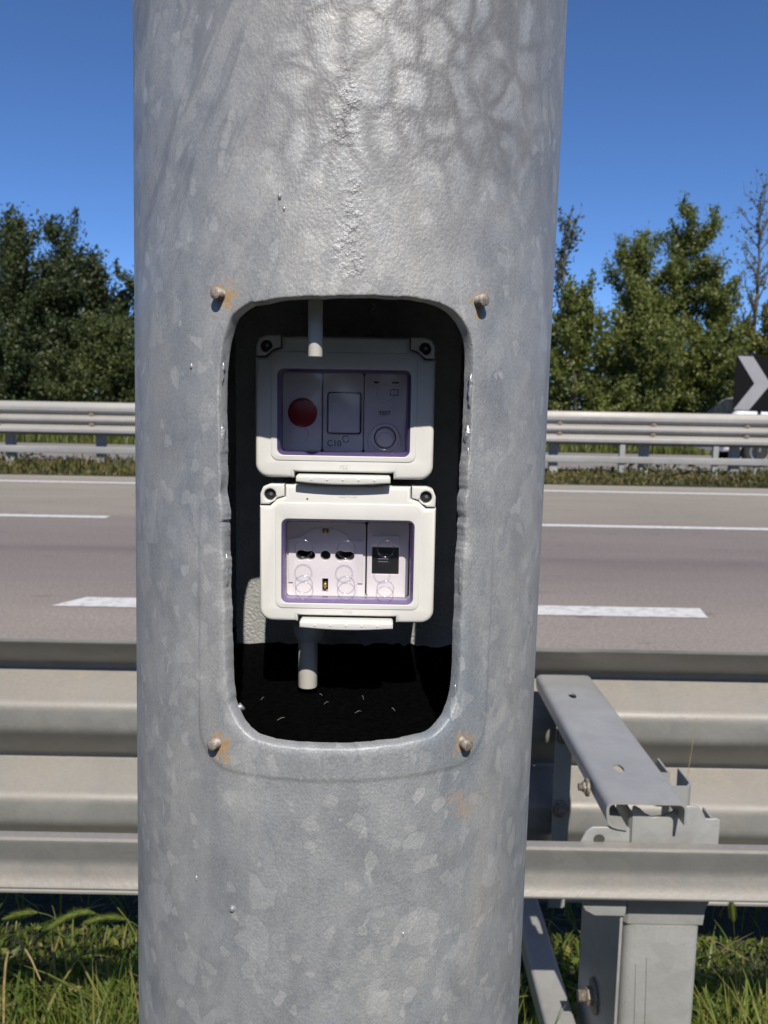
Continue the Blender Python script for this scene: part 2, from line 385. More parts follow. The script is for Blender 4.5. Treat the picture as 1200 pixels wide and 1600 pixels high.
M_GRASS = leaf_material('grass_blades', (.052, .088, .016), (.135, .185, .036), (.32, .25, .10), .42, .42)
M_HERB = leaf_material('verge_herbs', (.050, .066, .018), (.115, .115, .042), (.23, .15, .08), .3, .6)
M_FOX = leaf_material('foxtail_green', (.12, .16, .03), (.20, .25, .06), (.25, .27, .09), .5, .6)
M_DRY = simple('dry_stem', (.34, .25, .13), .7, 0, .25, 60)
M_BARK = simple('bark', (.085, .07, .055), .9, 0, .3, 12, .02, 30)

# ------------------------------------------------------------------ ground, road
def flat(name, x0, x1, y0, y1, z, mat, nx=1, ny=1):
    xs = np.linspace(x0, x1, nx+1); ys = np.linspace(y0, y1, ny+1)
    v = [(x, y, z) for y in ys for x in xs]
    f = [(j*(nx+1)+i, j*(nx+1)+i+1, (j+1)*(nx+1)+i+1, (j+1)*(nx+1)+i) for j in range(ny) for i in range(nx)]
    return mesh(name, v, f, mat, smooth=0)
tag(flat('ground', -900, 900, -900, 900, -.012, M_GROUND), 'bare earth and field ground on both sides of the road', kind='structure')
road = tag(flat('road', -260, 260, 1.99, 12.35, 0, M_ROAD), 'worn grey brown asphalt road of several lanes', kind='structure')
tag(flat('far_road', -260, 260, 15.6, 21.3, .0, M_ROAD2), 'pale asphalt strip beyond the far barrier', kind='structure')
def marking(x0, x1, y0, y1, lab, skew=0.):
    bm_ = [(x0+skew, y1, .004), (x1+skew*.3, y1, .004), (x1, y0, .004), (x0, y0, .004)]
    o = mesh('lane_marking', bm_, [(0, 1, 2, 3)], M_PAINT, smooth=0); return tag(o, lab, kind='structure')
marking(-260, 260, 11.28, 11.48, 'solid white edge line along the far side of the road')
for k in range(-3, 4):
    marking(-1.80+7.5*k, 1.77+7.5*k, 4.48, 4.70, 'white dashed lane line nearest the pole', .12 if k == 0 else 0)
for k in range(-3, 5):
    marking(1.0+7.2*k-7.2+3.1, 1.0+7.2*k, 7.93, 8.10, 'white dashed lane line farther across the road') if False else None
for k in range(-4, 4):
    marking(1.2+7.6*k, 1.2+7.6*k+3.76, 7.93, 8.09, 'white dashed lane line farther across the road')
marking(-260, 260, 2.35, 2.5, 'solid white edge line beside the near barrier')

# ------------------------------------------------------------------ the pole
pole = thing('steel_pole', 'thick galvanised steel pole with an open hatch cut in its front', 'pole', (PX, PY, 0))
POFF = (-PX, -PY, 0)
HOLE = [(-19.58, .0432), (-12.74, .0449), (-4.2, .0457), (5.46, .0466), (15.34, .0469), (22.88, .0461), (28.18, .0423), (31.85, .0354), (33.74, .0261), (33.72, .0043), (33.51, -.0253), (33.29, -.0554), (33.07, -.086), (33.04, -.1173), (32.95, -.1379), (31.25, -.1469), (27.57, -.1529), (23.33, -.1552), (13.84, -.1558), (3.45, -.1564), (-6.87, -.1562), (-14.56, -.1555), (-18.63, -.1531), (-21.88, -.1466), (-23.9, -.1378), (-24.6, -.1107), (-25.4, -.0744), (-26.15, -.0387), (-26.79, -.0037), (-26.6, .0136), (-26.0, .0235), (-25.0, .032), (-22.8, .0392)]
SC0, ZC0 = R(3.6)*PR, -.055
def star(poly, ang):
    """distance from the centre along each angle to a closed polygon"""
    P = np.array(poly); Q = np.roll(P, -1, 0); out = []
    for a in ang:
        d = np.array((math.cos(a), math.sin(a))); e = Q-P
        den = d[0]*e[:, 1]-d[1]*e[:, 0]; den[abs(den) < 1e-12] = 1e-12
        t = (P[:, 0]*e[:, 1]-P[:, 1]*e[:, 0])/den; u = (P[:, 0]*d[1]-P[:, 1]*d[0])/den
        ok = (u >= -1e-9) & (u <= 1+1e-9) & (t > 0); out.append(t[ok].min())
    return np.array(out)
hp = [(R(a)*PR-SC0, (z-.0022 if z < -.15 else z-.0012 if z < -.14 else z)-ZC0) for a, z in HOLE]
fr_poly = [(x-SC0, z-ZC0) for x, z in rrect((R(-32)*PR+R(42.4)*PR)/2, -.053, R(74.4)*PR, .242, .02)]
PW, Z0, Z1 = R(75)*PR, -.30, .30
rect = [(-PW-SC0, Z0-ZC0), (PW-SC0, Z0-ZC0), (PW-SC0, Z1-ZC0), (-PW-SC0, Z1-ZC0)]
ang = sorted(list(np.linspace(-math.pi, math.pi, 420, endpoint=False)) + [math.atan2(q[1], q[0]) for q in rect])
NA = len(ang); ca, sa = np.cos(ang), np.sin(ang)
rh, rf, rq = star(hp, ang), star(fr_poly, ang), star(rect, ang)
# soften the traced corners and roughen the flame-cut edge
k5 = np.ones(7)/7; rh = np.convolve(np.r_[rh[-3:], rh, rh[:3]], k5, 'valid')
jag = np.convolve(rng.normal(0, 1, NA+4), np.ones(5)/5, 'valid')*.00055
side = np.abs(ca)
rh = rh + jag*(.5+.8*side)
def ringpts(r, d):
    return [Vector(pol((SC0+r[i]*ca[i])/PR, ZC0+r[i]*sa[i], d if np.isscalar(d) else d[i])) for i in range(NA)]
T = .0062
loops = []
drip = np.convolve(rng.normal(0, 1, NA+10), np.ones(11)/11, 'valid')*.0022*side
inner_loops = [ringpts(rq, -T), ringpts(rf, -T), ringpts(rh+.004, -T)]
cut = [ringpts(rh-.0004+.3*drip, -T), ringpts(rh-.0006+drip*.7, -T*.7), ringpts(rh-.0003+drip*.35, -.0022), ringpts(rh-.0001, -.0006), ringpts(rh+.0004, -.00005)]
mk = 1-np.clip((sa+.15)/.55, 0, 1)**2*(3-2*np.clip((sa+.15)/.55, 0, 1)); mk = np.maximum(mk, .0)
plat = [ringpts(rh+.0010, .0003*mk), ] + [ringpts(rh*(1-s)+rf*s, .0005*mk) for s in (.25, .5, .75, .92)] + [ringpts(rf, .0004*mk), ringpts(rf+.0009, .00005*mk), ringpts(rf+.002, 0)]
outer = [ringpts(rf+.002+(rq-rf-.002)*s, 0) for s in np.linspace(.06, 1, 16)]
v1, f1 = loft(cut + plat + outer)
def cylgrid(p0, p1, n, z0, z1, m, d=0):
    L = [[Vector(pol(p0+(p1-p0)*i/n, z0+(z1-z0)*j/m, d)) for i in range(n+1)] for j in range(m+1)]
    return loft(L, False)
g = [(v1, f1), cylgrid(R(75), R(285), 72, Z0, Z1, 2), cylgrid(-math.pi, math.pi, 160, Z1, 7.5, 4), cylgrid(-math.pi, math.pi, 160, -HC-.02, Z0, 2)]
v, f = merge(*g); tb = mesh('tube', v, f, M_POLE, pole, 52, POFF)
g = [loft([ringpts(rh-.0004+.3*drip, -T)] + inner_loops[::-1]), cylgrid(R(75), R(285), 72, Z0, Z1, 2, -T), cylgrid(-math.pi, math.pi, 96, Z1, 1.2, 2, -T), cylgrid(-math.pi, math.pi, 96, -.8, Z0, 2, -T)]
v, f = merge(*g); mesh('inner_wall', v, f, M_INNER, pole, 180, POFF)
# zinc runs that hang on the cut edges
def blob(cs, rad, n=9):
    return tube(cs, rad, n)
def edge_run(side_, z0, z1, seed):
    q = random.Random(seed); parts = []
    zz = z1
    while zz > z0:
        ln = q.uniform(.006, .022); m = 7; r = q.uniform(.0006, .0017)*q.uniform(.5, 1.1)
        i0 = min(range(NA), key=lambda i: abs(ZC0+rh[i]*sa[i]-zz) + (10 if (ca[i] > 0) != (side_ > 0) else 0))
        ph = (SC0+rh[i0]*ca[i0])/PR
        dd = q.uniform(-.0035, -.0012)
        pts = [pol(ph + side_*q.uniform(-.003, .004), zz-ln*k/m, dd+q.uniform(-.0004, .0004)) for k in range(m+1)]
        rad = [max(.0002, r*math.sin(math.pi*min(1, (k+.35)/m))**.7*q.uniform(.8, 1.1)) for k in range(m+1)]
        parts.append(blob(pts, rad)); zz -= ln*q.uniform(1., 3.2)
    return parts
for a in ((-1, -.13, .018, 3), (1, -.14, .015, 5)):
    for v, f in edge_run(*a): mesh('zinc_run', v, f, M_ZINC, pole, 180, POFF)
# studs
for i, (ph, z) in enumerate(BOLTS):
    c = Vector(pol(R(ph), z)); ax = Vector((math.sin(R(ph)), -math.cos(R(ph)), (.06, .02, .10, -.16)[i])).normalized()
    L = []; a = ax.orthogonal().normalized(); b = ax.cross(a); h = (.0042, .0046, .0048, .0052)[i]; r = .0028
    nn = 18
    prof = [(-.004+(h+.004)*k/nn, r*(1-.14*(k % 2))) for k in range(nn+1)] + [(h+.0006, r*.72), (h+.0008, r*.3)]
    for d, q in prof: L.append([c+ax*d+(a*math.cos(k*math.pi/8)+b*math.sin(k*math.pi/8))*q for k in range(16)])
    v, f = loft(L, True, True, True); mesh('bolt', v, f, M_STUD, pole, 50, POFF)
# small zinc pimples
for (ph, z, r) in ((-22, -.244, .0018), (-35, .016, .0008), (-33, -.235, .0007), (20, -.255, .0006), (-12, .088, .0009), (-11, .083, .0007)):
    c = Vector(pol(R(ph), z)); v, f = tube([c+Vector((0, .0003, .0016)), c+Vector((0, 0, .0007)), c, c+Vector((0, 0, -.0009)), c+Vector((0, .0003, -.0018))], [r*.2, r*.8, r, r*.8, r*.2], 10)
    mesh('zinc_pimple', v, f, M_ZINC, pole, 180, POFF)
# back plate and black packing that closes the pole below the hatch
mesh('back_plate', *box(-.094, .046, .532, .536, HC-.21, HC+.11), simple('back_plate_zinc', (.40, .41, .40), .5, .4, .12, 60, .0008, 500), pole, 30, POFF)
n = 72; zf = HC-.1665
L = []
for j, q in enumerate(np.linspace(.06, .996, 16)):
    L.append([Vector((PX+math.sin(2*math.pi*k/n)*q*.1093, PY-math.cos(2*math.pi*k/n)*q*.1093, zf + .0125*min(1, max(0, (PY-math.cos(2*math.pi*k/n)*q*.1093-.485)/.047))**1.5 + (rnd.uniform(-.0012, .0018) if j < 15 else .0))) for k in range(n)])
v, f = loft(L, True, True); mesh('black_packing', v, f, M_BLACK, pole, 180, POFF)
mesh('weld_bead', *tube([(-.0705, .3925, HC-.1475), (-.068, .3935, HC-.1462), (-.066, .394, HC-.148)], [.001, .0019, .001], 8), M_ZINC, pole, 180, POFF)

# ------------------------------------------------------------------ enclosures
def P(x, z): return (x, z)
def enclosure(name, label, cat, x0, x1, z0, z1, wx0, wx1, wz0, wz1, lx0, lx1, tilt):
    """x/z limits of the lid, the window and the latch, relative to the camera height; front face at y=.44"""
    e = thing(name, label, cat, (0, 0, HC))
    yf = .440
    # body
    plate('back_box', [rrect((x0+x1)/2, (z0+z1)/2, x1-x0-.006, z1-z0-.004, .006), rrect((wx0+wx1)/2, (wz0+wz1)/2, wx1-wx0+.0005, wz1-wz0+.0005, .0035)[::-1]], yf+.0127, yf+.0300, M_PLAST, e, .0006)
    plate('back_shell', [rrect((x0+x1)/2, (z0+z1)/2, x1-x0-.007, z1-z0-.005, .006)], yf+.0302, yf+.088, M_PLAST, e, .001)
    # lid: notched at the top corners for the screws and at the bottom for the latch
    nw, nh, r = .0135, .0125, .007
    O = []
    def arc(cx, cz, rr, a0, a1, n=6): O.extend([(cx+rr*math.cos(R(a0+(a1-a0)*i/n)), cz+rr*math.sin(R(a0+(a1-a0)*i/n))) for i in range(n+1)])
    # counter-clockwise from bottom left of latch notch
    O += [(lx0-.0016, z0), (lx0-.0016, z0+.0032), (lx1+.0016, z0+.0032), (lx1+.0016, z0)]
    arc(x1-r, z0+r, r, -90, 0)
    O += [(x1, z1-nh+.001), (x1-.0055, z1-nh+.001)]
    O += [(x1-.0090, z1-nh+.0045), (x1-nw, z1-.0065), (x1-nw, z1-.0003)]
    O += [(x0+nw, z1-.0003), (x0+nw, z1-.0065)]
    O += [(x0+.0090, z1-nh+.0045), (x0+.0055, z1-nh+.001), (x0, z1-nh+.001)]
    arc(x0+r, z0+r, r, 180, 270)
    wr = rrect((wx0+wx1)/2, (wz0+wz1)/2, wx1-wx0, wz1-wz0, .0035)
    plate('lid', [O, wr[::-1]], yf, yf+.013, M_PLAST, e, .0022)
    # slightly proud panel round the window
    pz1 = wz1+.0083
    o2 = rrect((wx0+wx1)/2, (wz0-.0025+pz1)/2, wx1-wx0+.006, pz1-wz0+.0025, .004)
    plate('lid_panel', [o2, rrect((wx0+wx1)/2, (wz0+wz1)/2, wx1-wx0-.0004, wz1-wz0-.0004, .0034)[::-1]], yf-.00045, yf+.004, M_PLAST, e, .0003)
    # corner pieces with their screws
    for sgn, xx in ((-1, x0), (1, x1)):
        cx0, cx1 = (xx+.0004, xx+nw-.0005) if sgn < 0 else (xx-nw+.0005, xx-.0004)
        a = (cx0+cx1)/2
        C = [(cx0, z1-nh+.0018), (cx0+.0048, z1-nh+.0018), (cx0+.0085, z1-nh+.0052), (cx1, z1-.0062), (cx1, z1)] if sgn < 0 else [(cx1, z1), (cx0, z1)][1:] + []
        if sgn < 0:
            C = C + [(cx0+.005, z1), (cx0+.0015, z1-.0015), (cx0, z1-.005)]
        else:
            C = [(cx0, z1), (cx0, z1-.0062), (cx1-.0085, z1-nh+.0052), (cx1-.0048, z1-nh+.0018), (cx1, z1-nh+.0018), (cx1, z1-.005), (cx1-.0015, z1-.0015), (cx1-.005, z1)]
        sxx = xx+.0055 if sgn < 0 else xx-.0055
        cp = plate('corner_piece', [C, circ(sxx, z1-.0056, .0031, 20)[::-1]], yf+.0008, yf+.012, M_PLAST, e, .0008)
        sc = plate('screw', [circ(sxx, z1-.0056, .0029, 20)], yf+.003, yf+.010, M_DARKP, cp, .0006)
        plate('screw_socket', [circ(sxx+.0003, z1-.0054, .0009, 10)], yf+.0027, yf+.004, simple('screw_glint', (.22, .2, .18), .4, .6), cp)
    # latch with a row of pips
    lz0, lz1 = z0-.0028, z0+.0020
    la = [(lx0, lz1), (lx1, lz1)]
    m = 14
    low = [(lx0+(lx1-lx0)*k/m, lz0+.0012*(abs(2*k/m-1))**2) for k in range(m+1)]
    lt = plate('latch', [[(lx1, lz1-.0008), (lx1-.0008, lz1), (lx0+.0008, lz1), (lx0, lz1-.0008)] + low], yf-.0065, yf+.004, M_PLAST, e, .0011)
    for k in range(5):
        plate('pip', [circ(lx0+(lx1-lx0)*(.165+.167*k), (lz0+lz1)/2+.0003, .00055, 10)], yf-.0069, yf-.006, M_PLAST, lt, .0002)
    # window: tinted rim and clear pane
    cx, cz, ww, wh = (wx0+wx1)/2, (wz0+wz1)/2, wx1-wx0, wz1-wz0
    def ring(wd, ht, rad, y): return [(x, y, z) for x, z in rrect(cx, cz, wd, ht, rad)]
    L = [ring(ww-.0002, wh-.0002, .0034, yf+.004), ring(ww-.0002, wh-.0002, .0034, yf+.0005), ring(ww-.0012, wh-.0012, .003, yf-.0002), ring(ww-.0030, wh-.0030, .0022, yf+.0008), ring(ww-.0042, wh-.0042, .0018, yf+.0095), ring(ww-.0026, wh-.0026, .0018, yf+.0115)]
    v, f = loft(L); mesh('window_rim', v, f, M_RIM, e, 40)
    pa = plate('window_pane', [rrect(cx, cz, ww-.0044, wh-.0044, .0018)], yf+.0055, yf+.0058, M_PANE, e)
    # recess floor behind the modules
    plate('module_support', [rrect(cx, cz, ww-.0002, wh-.0002, .003)], yf+.0275, yf+.0295, M_DARKP, e)
    return e, pa, cx, cz
def rings(pa, pts, yf=.440):
    for x, z, r, y in pts:
        L = []
        for k in range(8):
            a = 2*math.pi*k/8; q = .00038
            L.append([(x+(r+q*math.cos(a))*math.cos(2*math.pi*j/36), yf+y+.0004*math.sin(a), z+(r+q*math.cos(a))*math.sin(2*math.pi*j/36)) for j in range(36)])
        v, f = loft(L+[L[0]]); mesh('moulded_ring', v, f, M_RINGM, pa, 180)
def module(name, parent, x0, x1, z0, z1, holes=(), yf=.462, mat=None):
    return plate(name, [rrect((x0+x1)/2, (z0+z1)/2, x1-x0, z1-z0, .0022)] + [h[::-1] for h in holes], yf, yf+.008, mat or M_PLAST2, parent, .0006)

# upper box: red lamp, breaker, test button
eu, pau, cxu, czu = enclosure('breaker_box', 'upper white plastic box with red lamp, breaker switch and test button behind clear cover', 'electrical box',
    -.0676, .0252, -.0388, .0345, -.0564, .0130, -.0272, .0178, -.0458, .0030, 0)
yf = .462
m1 = module('lamp_module', eu, -.0566, -.0348, -.0262, .0164)
v, f = [], []
c = (-.0452, .4618, -.0052); L = []
for q in range(7):
    a = math.pi/2*q/6; L.append([(c[0]+.0080*math.cos(a)*math.cos(2*math.pi*k/36), c[1]-.0016*math.sin(a), c[2]+.0080*math.cos(a)*math.sin(2*math.pi*k/36)) for k in range(36)])
v, f = loft(L[:-1], True, False, True); mesh('red_lamp', v, f, M_RED, m1, 60)
tz0, tz1 = -.0158, .0058
m2 = module('breaker_module', eu, -.0342, -.0122, -.0262, .0166, [rrect(-.0226, (tz0+tz1)/2, .0186, tz1-tz0+.0010, .0016), circ(-.0216, -.0191, .0019, 18)])
sw = mesh('switch_rocker', *loft([[(x, yf+.006, z) for x, z in rrect(-.0226, (tz0+tz1)/2, .0174, tz1-tz0, .0014)],
    [(x, yf-.0005-.0022*max(0, ((tz0+tz1)/2+.002-z)/.011), z) for x, z in rrect(-.0226, (tz0+tz1)/2, .0170, tz1-tz0-.0004, .0013)],
    [(x, yf-.0011-.0022*max(0, ((tz0+tz1)/2+.002-z)/.011), z) for x, z in rrect(-.0226, (tz0+tz1)/2, .0158, tz1-tz0-.0016, .0010)]], True, True, True), M_PLAST2, m2, 40)
plate('indicator_dot', [circ(-.0216, -.0191, .0016, 18)], yf+.0010, yf+.004, M_PLAST2, m2, .0003)
text('lettering', 'C10', .0046, -.0279, -.0216, yf-.0003, M_PRINT, m2)
m3 = module('test_module', eu, -.0118, .0110, -.0262, .0170, [circ(-.0002, -.0180, .0062, 30)])
text('lettering', 'TEST', .0030, -.0006, -.0048, yf-.0003, M_PRINT, m3)
bt = plate('button_collar', [circ(-.0002, -.0180, .0080, 40), circ(-.0002, -.0180, .0060, 40)[::-1]], yf-.0012, yf+.002, M_PLAST2, m3, .0006)
plate('test_button', [circ(-.0002, -.0180, .0055, 36)], yf-.0016, yf+.004, M_PLAST2, m3, .0012)
for x0, x1, z in ((-.0066, -.0042, .0118), (.0030, .0068, .0118)):
    plate('print_mark', [[(x0, z-.0005), (x1, z-.0005), (x1, z+.0005), (x0, z+.0005)]], yf-.0003, yf+.0002, M_PRINT, m3)
plate('print_mark', [rrect(.0044, .0066, .0046, .0034, .0003), rrect(.0044, .0066, .0038, .0026, .0002)[::-1]], yf-.0003, yf+.0002, M_PRINT, m3)
rings(pau, [(-.0450, -.0165, .0045, .0048), (-.0005, .0060, .0045, .0048), (-.0002, -.0190, .0045, .0052), (-.0005, -.0188, .0088, .0048)])
text('embossed_mark', 'IP55', .0030, -.0218, -.0326, .43995, M_PLAST, eu, .00025)

# lower box: power socket and data socket
el, pal, cxl, czl = enclosure('socket_box', 'lower white plastic box with a power socket and black data socket behind clear cover', 'electrical box',
    -.0655, .0274, -.1158, -.0424, -.0540, .0164, -.1058, -.0602, -.0435, .0058, 0)
sx0, sx1, sz0, sz1 = -.0538, -.0098, -.1074, -.0650
hcx, hcz = -.0320, -.0836
def slot8(cx, s):
    return circ(cx, hcz, .0031, 14, R(60 if s > 0 else 60), R(300)) + circ(cx+.0048, hcz+.0003, .0028, 14, R(-118), R(118)) if s > 0 else None
def dumbbell(cx):
    A = [(cx-.0026+.0029*math.cos(R(a)), hcz+.0029*math.sin(R(a))) for a in range(55, 306, 14)]
    B = [(cx+.0026+.0026*math.cos(R(a)), hcz-.0001+.0026*math.sin(R(a))) for a in range(-122, 123, 14)]
    return A + B
slots = [dumbbell(-.0429), circ(hcx, hcz, .0028, 22), dumbbell(-.0212), [(-.0335, -.0706), (-.0305, -.0706), (-.0305, -.0680), (-.0335, -.0680)][::1], [(-.0336, -.1040), (-.0304, -.1040), (-.0304, -.0966), (-.0336, -.0966)]]
ms = module('socket_module', el, sx0, sx1, sz0, sz1, slots)
# raised face: a disc with two side wings
face = []
for a in range(-38, 219, 8): pass
arcp = [(hcx+.0180*math.cos(R(a)), hcz-.0022+.0180*math.sin(R(a))) for a in range(38, 143, 7)]
face = arcp + [(-.0525, -.0747), (-.0525, -.0990), (-.0500, -.0990), (-.0500, -.1062), (-.0140, -.1062), (-.0140, -.0990), (-.0112, -.0990), (-.0112, -.0747)]
plate('socket_face', [face] + [s[::-1] for s in slots], yf-.0011, yf+.0015, M_PLAST2, ms, .0004)
plate('socket_cavity', [[(sx0+.002, sz0+.002), (sx1-.002, sz0+.002), (sx1-.002, sz1-.002), (sx0+.002, sz1-.002)]], yf+.0055, yf+.0075, M_DARKP, ms)
mesh('earth_contact', *tube([(-.0320, .4625, -.0985), (-.0320, .4612, -.1003), (-.0320, .4625, -.1022)], [.0008, .0011, .0008], 8), M_BRASS, ms, 180)
mesh('earth_contact', *tube([(-.0320, .4630, -.0688), (-.0320, .4608, -.0702), (-.0320, .4612, -.0718)], [.0010, .0010, .0007], 8), M_BRASS, ms, 180)
dx0, dx1 = -.0090, .0141
ins = [(-.0062, -.0937), (.0087, -.0937), (.0087, -.0785), (-.0062, -.0785)]
md = module('data_module', el, dx0, dx1, -.1068, -.0644, [ins])
plate('data_socket', [[(-.0061, -.0936), (.0086, -.0936), (.0086, -.0786), (-.0061, -.0786)]], yf+.0012, yf+.006, M_DARKP, md)
plate('dust_flap', [rrect(.0014, -.0745, .0152, .0050, .0004)], yf-.0012, yf+.002, M_PLAST2, md, .0004)
for z, a, b in ((-.0826, -.003, .0005), (-.0826, .0012, .0028), (-.0826, .0046, .0058), (-.0852, -.0028, .0028), (-.0868, -.0028, .0028)):
    plate('print_mark', [[(a, z-.00022), (b, z-.00022), (b, z+.00022), (a, z+.00022)]], yf+.0008, yf+.0014, M_PRINT2, md)
rings(pal, [(-.0424, -.0772, .0047, .0048), (-.0197, -.0772, .0047, .0048), (-.0424, -.0965, .0047, .0048), (-.0197, -.0965, .0047, .0048),
            (-.0422, -.1002, .0047, .0058), (-.0195, -.1002, .0047, .0058), (.0014, -.0764, .0045, .0048), (.0014, -.0982, .0045, .0048), (.0012, -.1016, .0045, .0058)])
text('embossed_mark', 'IP55', .0030, -.0184, -.1094, .43995, M_PLAST, el, .00025)
text('embossed_mark', 'GEWISS', .0028, -.0190, -.0478, .43995, M_PLAST, el, .00018)
plate('dirt_speck', [circ(-.0403, -.0497, .0005, 8)], .4397, .441, simple('dirt', (.12, .08, .04), .9), el)
# cable glands under the lower box
for i, (gx, r) in enumerate(((-.0415, .0098), (-.0190, .0075), (.0015, .0070))):
    zz = -.1140; gy = .4735 if i == 0 else .480
    prof = [(zz, r), (zz-.012, r), (zz-.0125, r*.93), (zz-.018, r*.9), (zz-.0215, r*.66), (zz-.022, r*.5)] if i == 0 else [(zz, r), (zz-.006, r), (zz-.010, r*.85), (zz-.0125, r*.5)]
    L = [[(gx+q*math.cos(2*math.pi*k/20), gy+q*math.sin(2*math.pi*k/20), z) for k in range(20)] for z, q in prof]
    v, f = loft(L, True, True, True); mesh('cable_gland', v, f, simple('gland_grey', (.60, .60, .58), .5), el, 35)

# conduits
def pipe(name, label, x, y, z0, z1, r, lean=(0, 0)):
    t = thing(name, label, 'conduit', (x, y, HC+z0))
    m = 20; L = []
    for z, q in ((z1-z0, r), (.0006, r), (0, r*.96), (0, r*.72), (.010, r*.70)):
        L.append([(q*math.cos(2*math.pi*k/m)+lean[0]*z, q*math.sin(2*math.pi*k/m)+lean[1]*z, z) for k in range(m)])
    v, f = loft(L, True, True, True); mesh('pipe', v, f, M_PVC, t, 40); return t
pipe('cable_conduit', 'short white plastic tube hanging down from the top of the hatch', -.0331, .3968, .0214, .14, .0034, (-.006, .0))
pipe('cable_conduit', 'pale plastic tube running down from the lower box into the black packing', -.0422, .4715, -.1622, -.135, .0056)
# a twist of thin wire in the upper dark
t_ = tag(mesh('wire_twist', *tube([(-.0085+.0014*math.sin(k*1.1), .455+.0014*math.cos(k*1.1), HC+.036+.0012*k) for k in range(22)], .0005, 6), simple('wire', (.3, .3, .31), .4, .6), None, 180), 'thin grey twist of wire hanging in the dark behind the hatch top', 'wire')
# dry bits on the packing
parts = []
for (x, y, a, ln) in ((-.066, .455, 60, .006), (-.045, .50, 80, .007), (-.010, .46, 105, .008), (.007, .442, 130, .006), (-.012, .437, 15, .007), (-.052, .425, 20, .008), (-.078, .425, 110, .006), (.018, .405, 170, .007), (.004, .398, 10, .006), (-.030, .45, 40, .006), (-.034, .463, 150, .004)):
    d = Vector((math.cos(R(a)), math.sin(R(a)), .25))*ln/2; c = Vector((x, y, zf+.0022+.0125*min(1, max(0, (y-.485)/.047))**1.5)); parts.append(tube([c-d*.5, c+d*.1+Vector((0, .0006, .0004)), c+d*.5], [.0001, .00016, .00008], 5))
v, f = merge(*parts); tag(mesh('straw_bits', v, f, M_STRAW), 'dry straw bits scattered over the black packing', 'straw', kind='stuff')

# ------------------------------------------------------------------ near crash barrier (seen from behind)
nb = thing('crash_barrier', 'near corrugated steel crash barrier seen from behind at the road edge', 'guardrail', (0, 1.5, 0))
NO = (0, -1.5, 0)
ya, yb = 1.500, 1.586
prof = [(ya, .684), (ya, .677), (yb, .609), (ya, .560), (ya, .506), (yb, .427), (ya, .381), (ya, .325), (yb, .246), (ya, .192), (ya, .187)]
pr = rounded(prof, .013, 4)
v, f = extrude(sheet(pr, .003), 'X', -24, 24, 48)
mesh('corrugated_beam', v, f, M_RAIL, nb, 25, NO)
yl = .985
lp = rounded([(yl+.016, .580), (yl-.002, .5805), (yl+.001, .568), (yl+.007, .545), (yl+.003, .526), (yl-.003, .516), (yl-.002, .5135)], .006, 4)
v, f = extrude(sheet(lp, .003), 'X', -24, 24, 24)
mesh('lower_rail', v, f, M_RAIL, nb, 25, NO)
# one support: post, spacer, bracket, side plate, tie bar, hook, bolts
sup = []
def sp(name, vf, mat=M_POST, sm_=25):
    o = mesh(name, vf[0], vf[1], mat, nb, sm_, NO); sup.append(o); return o
C = rounded([(.299, .597), (.286, .597), (.280, .610), (.283, .632), (.300, .6335), (.372, .6335), (.386, .632), (.388, .612)], [0, .008, .012, .014, .004, .004, .012, 0], 5)
C = rounded([(.312, .596), (.287, .600), (.283, .634), (.386, .634), (.386, .604)], [0, .012, .014, .012, 0], 6)
spc = sp('spacer', extrude(sheet(C, -.0035), 'Y', 1.000, 1.50, 2))
def cyl_cut(x, y, z0, z1, rx, ry):
    L = [[(x+rx*math.cos(2*math.pi*k/16), y-1.5+ry*math.sin(2*math.pi*k/16), z) for k in range(16)] for z in (z0, z1)]
    vv, ff = loft(L, True, True, True); o = mesh('cutter', vv, ff, None, None, 0); o.location = (0, 1.5, 0); return o
boolcut(spc, [cyl_cut(.3265, 1.10, .62, .65, .0066, .014), cyl_cut(.3265, 1.39, .62, .65, .0066, .014)])
Q = rounded([(.340, 1.075), (.3255, 1.075), (.3255, 1.030), (.424, 1.030), (.424, 1.11), (.400, 1.11)], [0, .004, .016, .010, .006, 0], 6)
sp('post', extrude(sheet(Q, .004), 'Z', -.3, .452, 2))
# wider head of the post with a scooped top edge
top = [(.328, .452), (.427, .452), (.429, .474), (.4395, .500), (.4395, .598), (.434, .600), (.428, .599), (.421, .599), (.418, .606), (.412, .614), (.402, .6165), (.388, .615), (.380, .609), (.366, .602), (.352, .600), (.343, .6045), (.336, .611), (.330, .6145), (.3265, .613)]
o = plate('post_head', [top], 1.0285, 1.0325, M_POST, nb, .0012); o.location = NO; sup.append(o)
sp('head_flange', extrude(sheet([(.4375, 1.033), (.4375, 1.075)], .003), 'Z', .50, .592))
sp('head_flange', extrude(sheet(rounded([(.330, 1.031), (.326, 1.036), (.326, 1.09)], .003), .003), 'Z', .453, .606))
bk = [(.258, .510), (.254, .530), (.254, .575), (.262, .592), (.270, .598), (.314, .5985), (.3165, .596), (.3175, .484), (.3165, .4785), (.278, .4785), (.266, .485), (.2575, .500)]
o = plate('bracket', [bk, circ(.2785, .581, .0070, 18)[::-1]], 1.004, 1.008, M_POST, nb, .001); o.location = NO; sup.append(o)
sp('side_plate', box(.3125, .3160, 1.010, 1.20, -.2, .4775))
TB = rounded([(.252, .205), (.250, .235), (.285, .238), (.296, .238), (.296, .20)], [0, .008, .003, .008, 0], 4)
sp('tie_bar', extrude(sheet(rounded([(.255, .19), (.249, .19), (.249, .228), (.296, .228), (.296, .19)], .008), -.0035), 'Y', 1.02, 1.52))
hk = rounded([(.399, 1.13), (.399, 1.10), (.424, 1.10), (.432, 1.112), (.432, 1.16)], .004)
sp('hook_plate', extrude(sheet(hk, .003), 'Z', .545, .609))
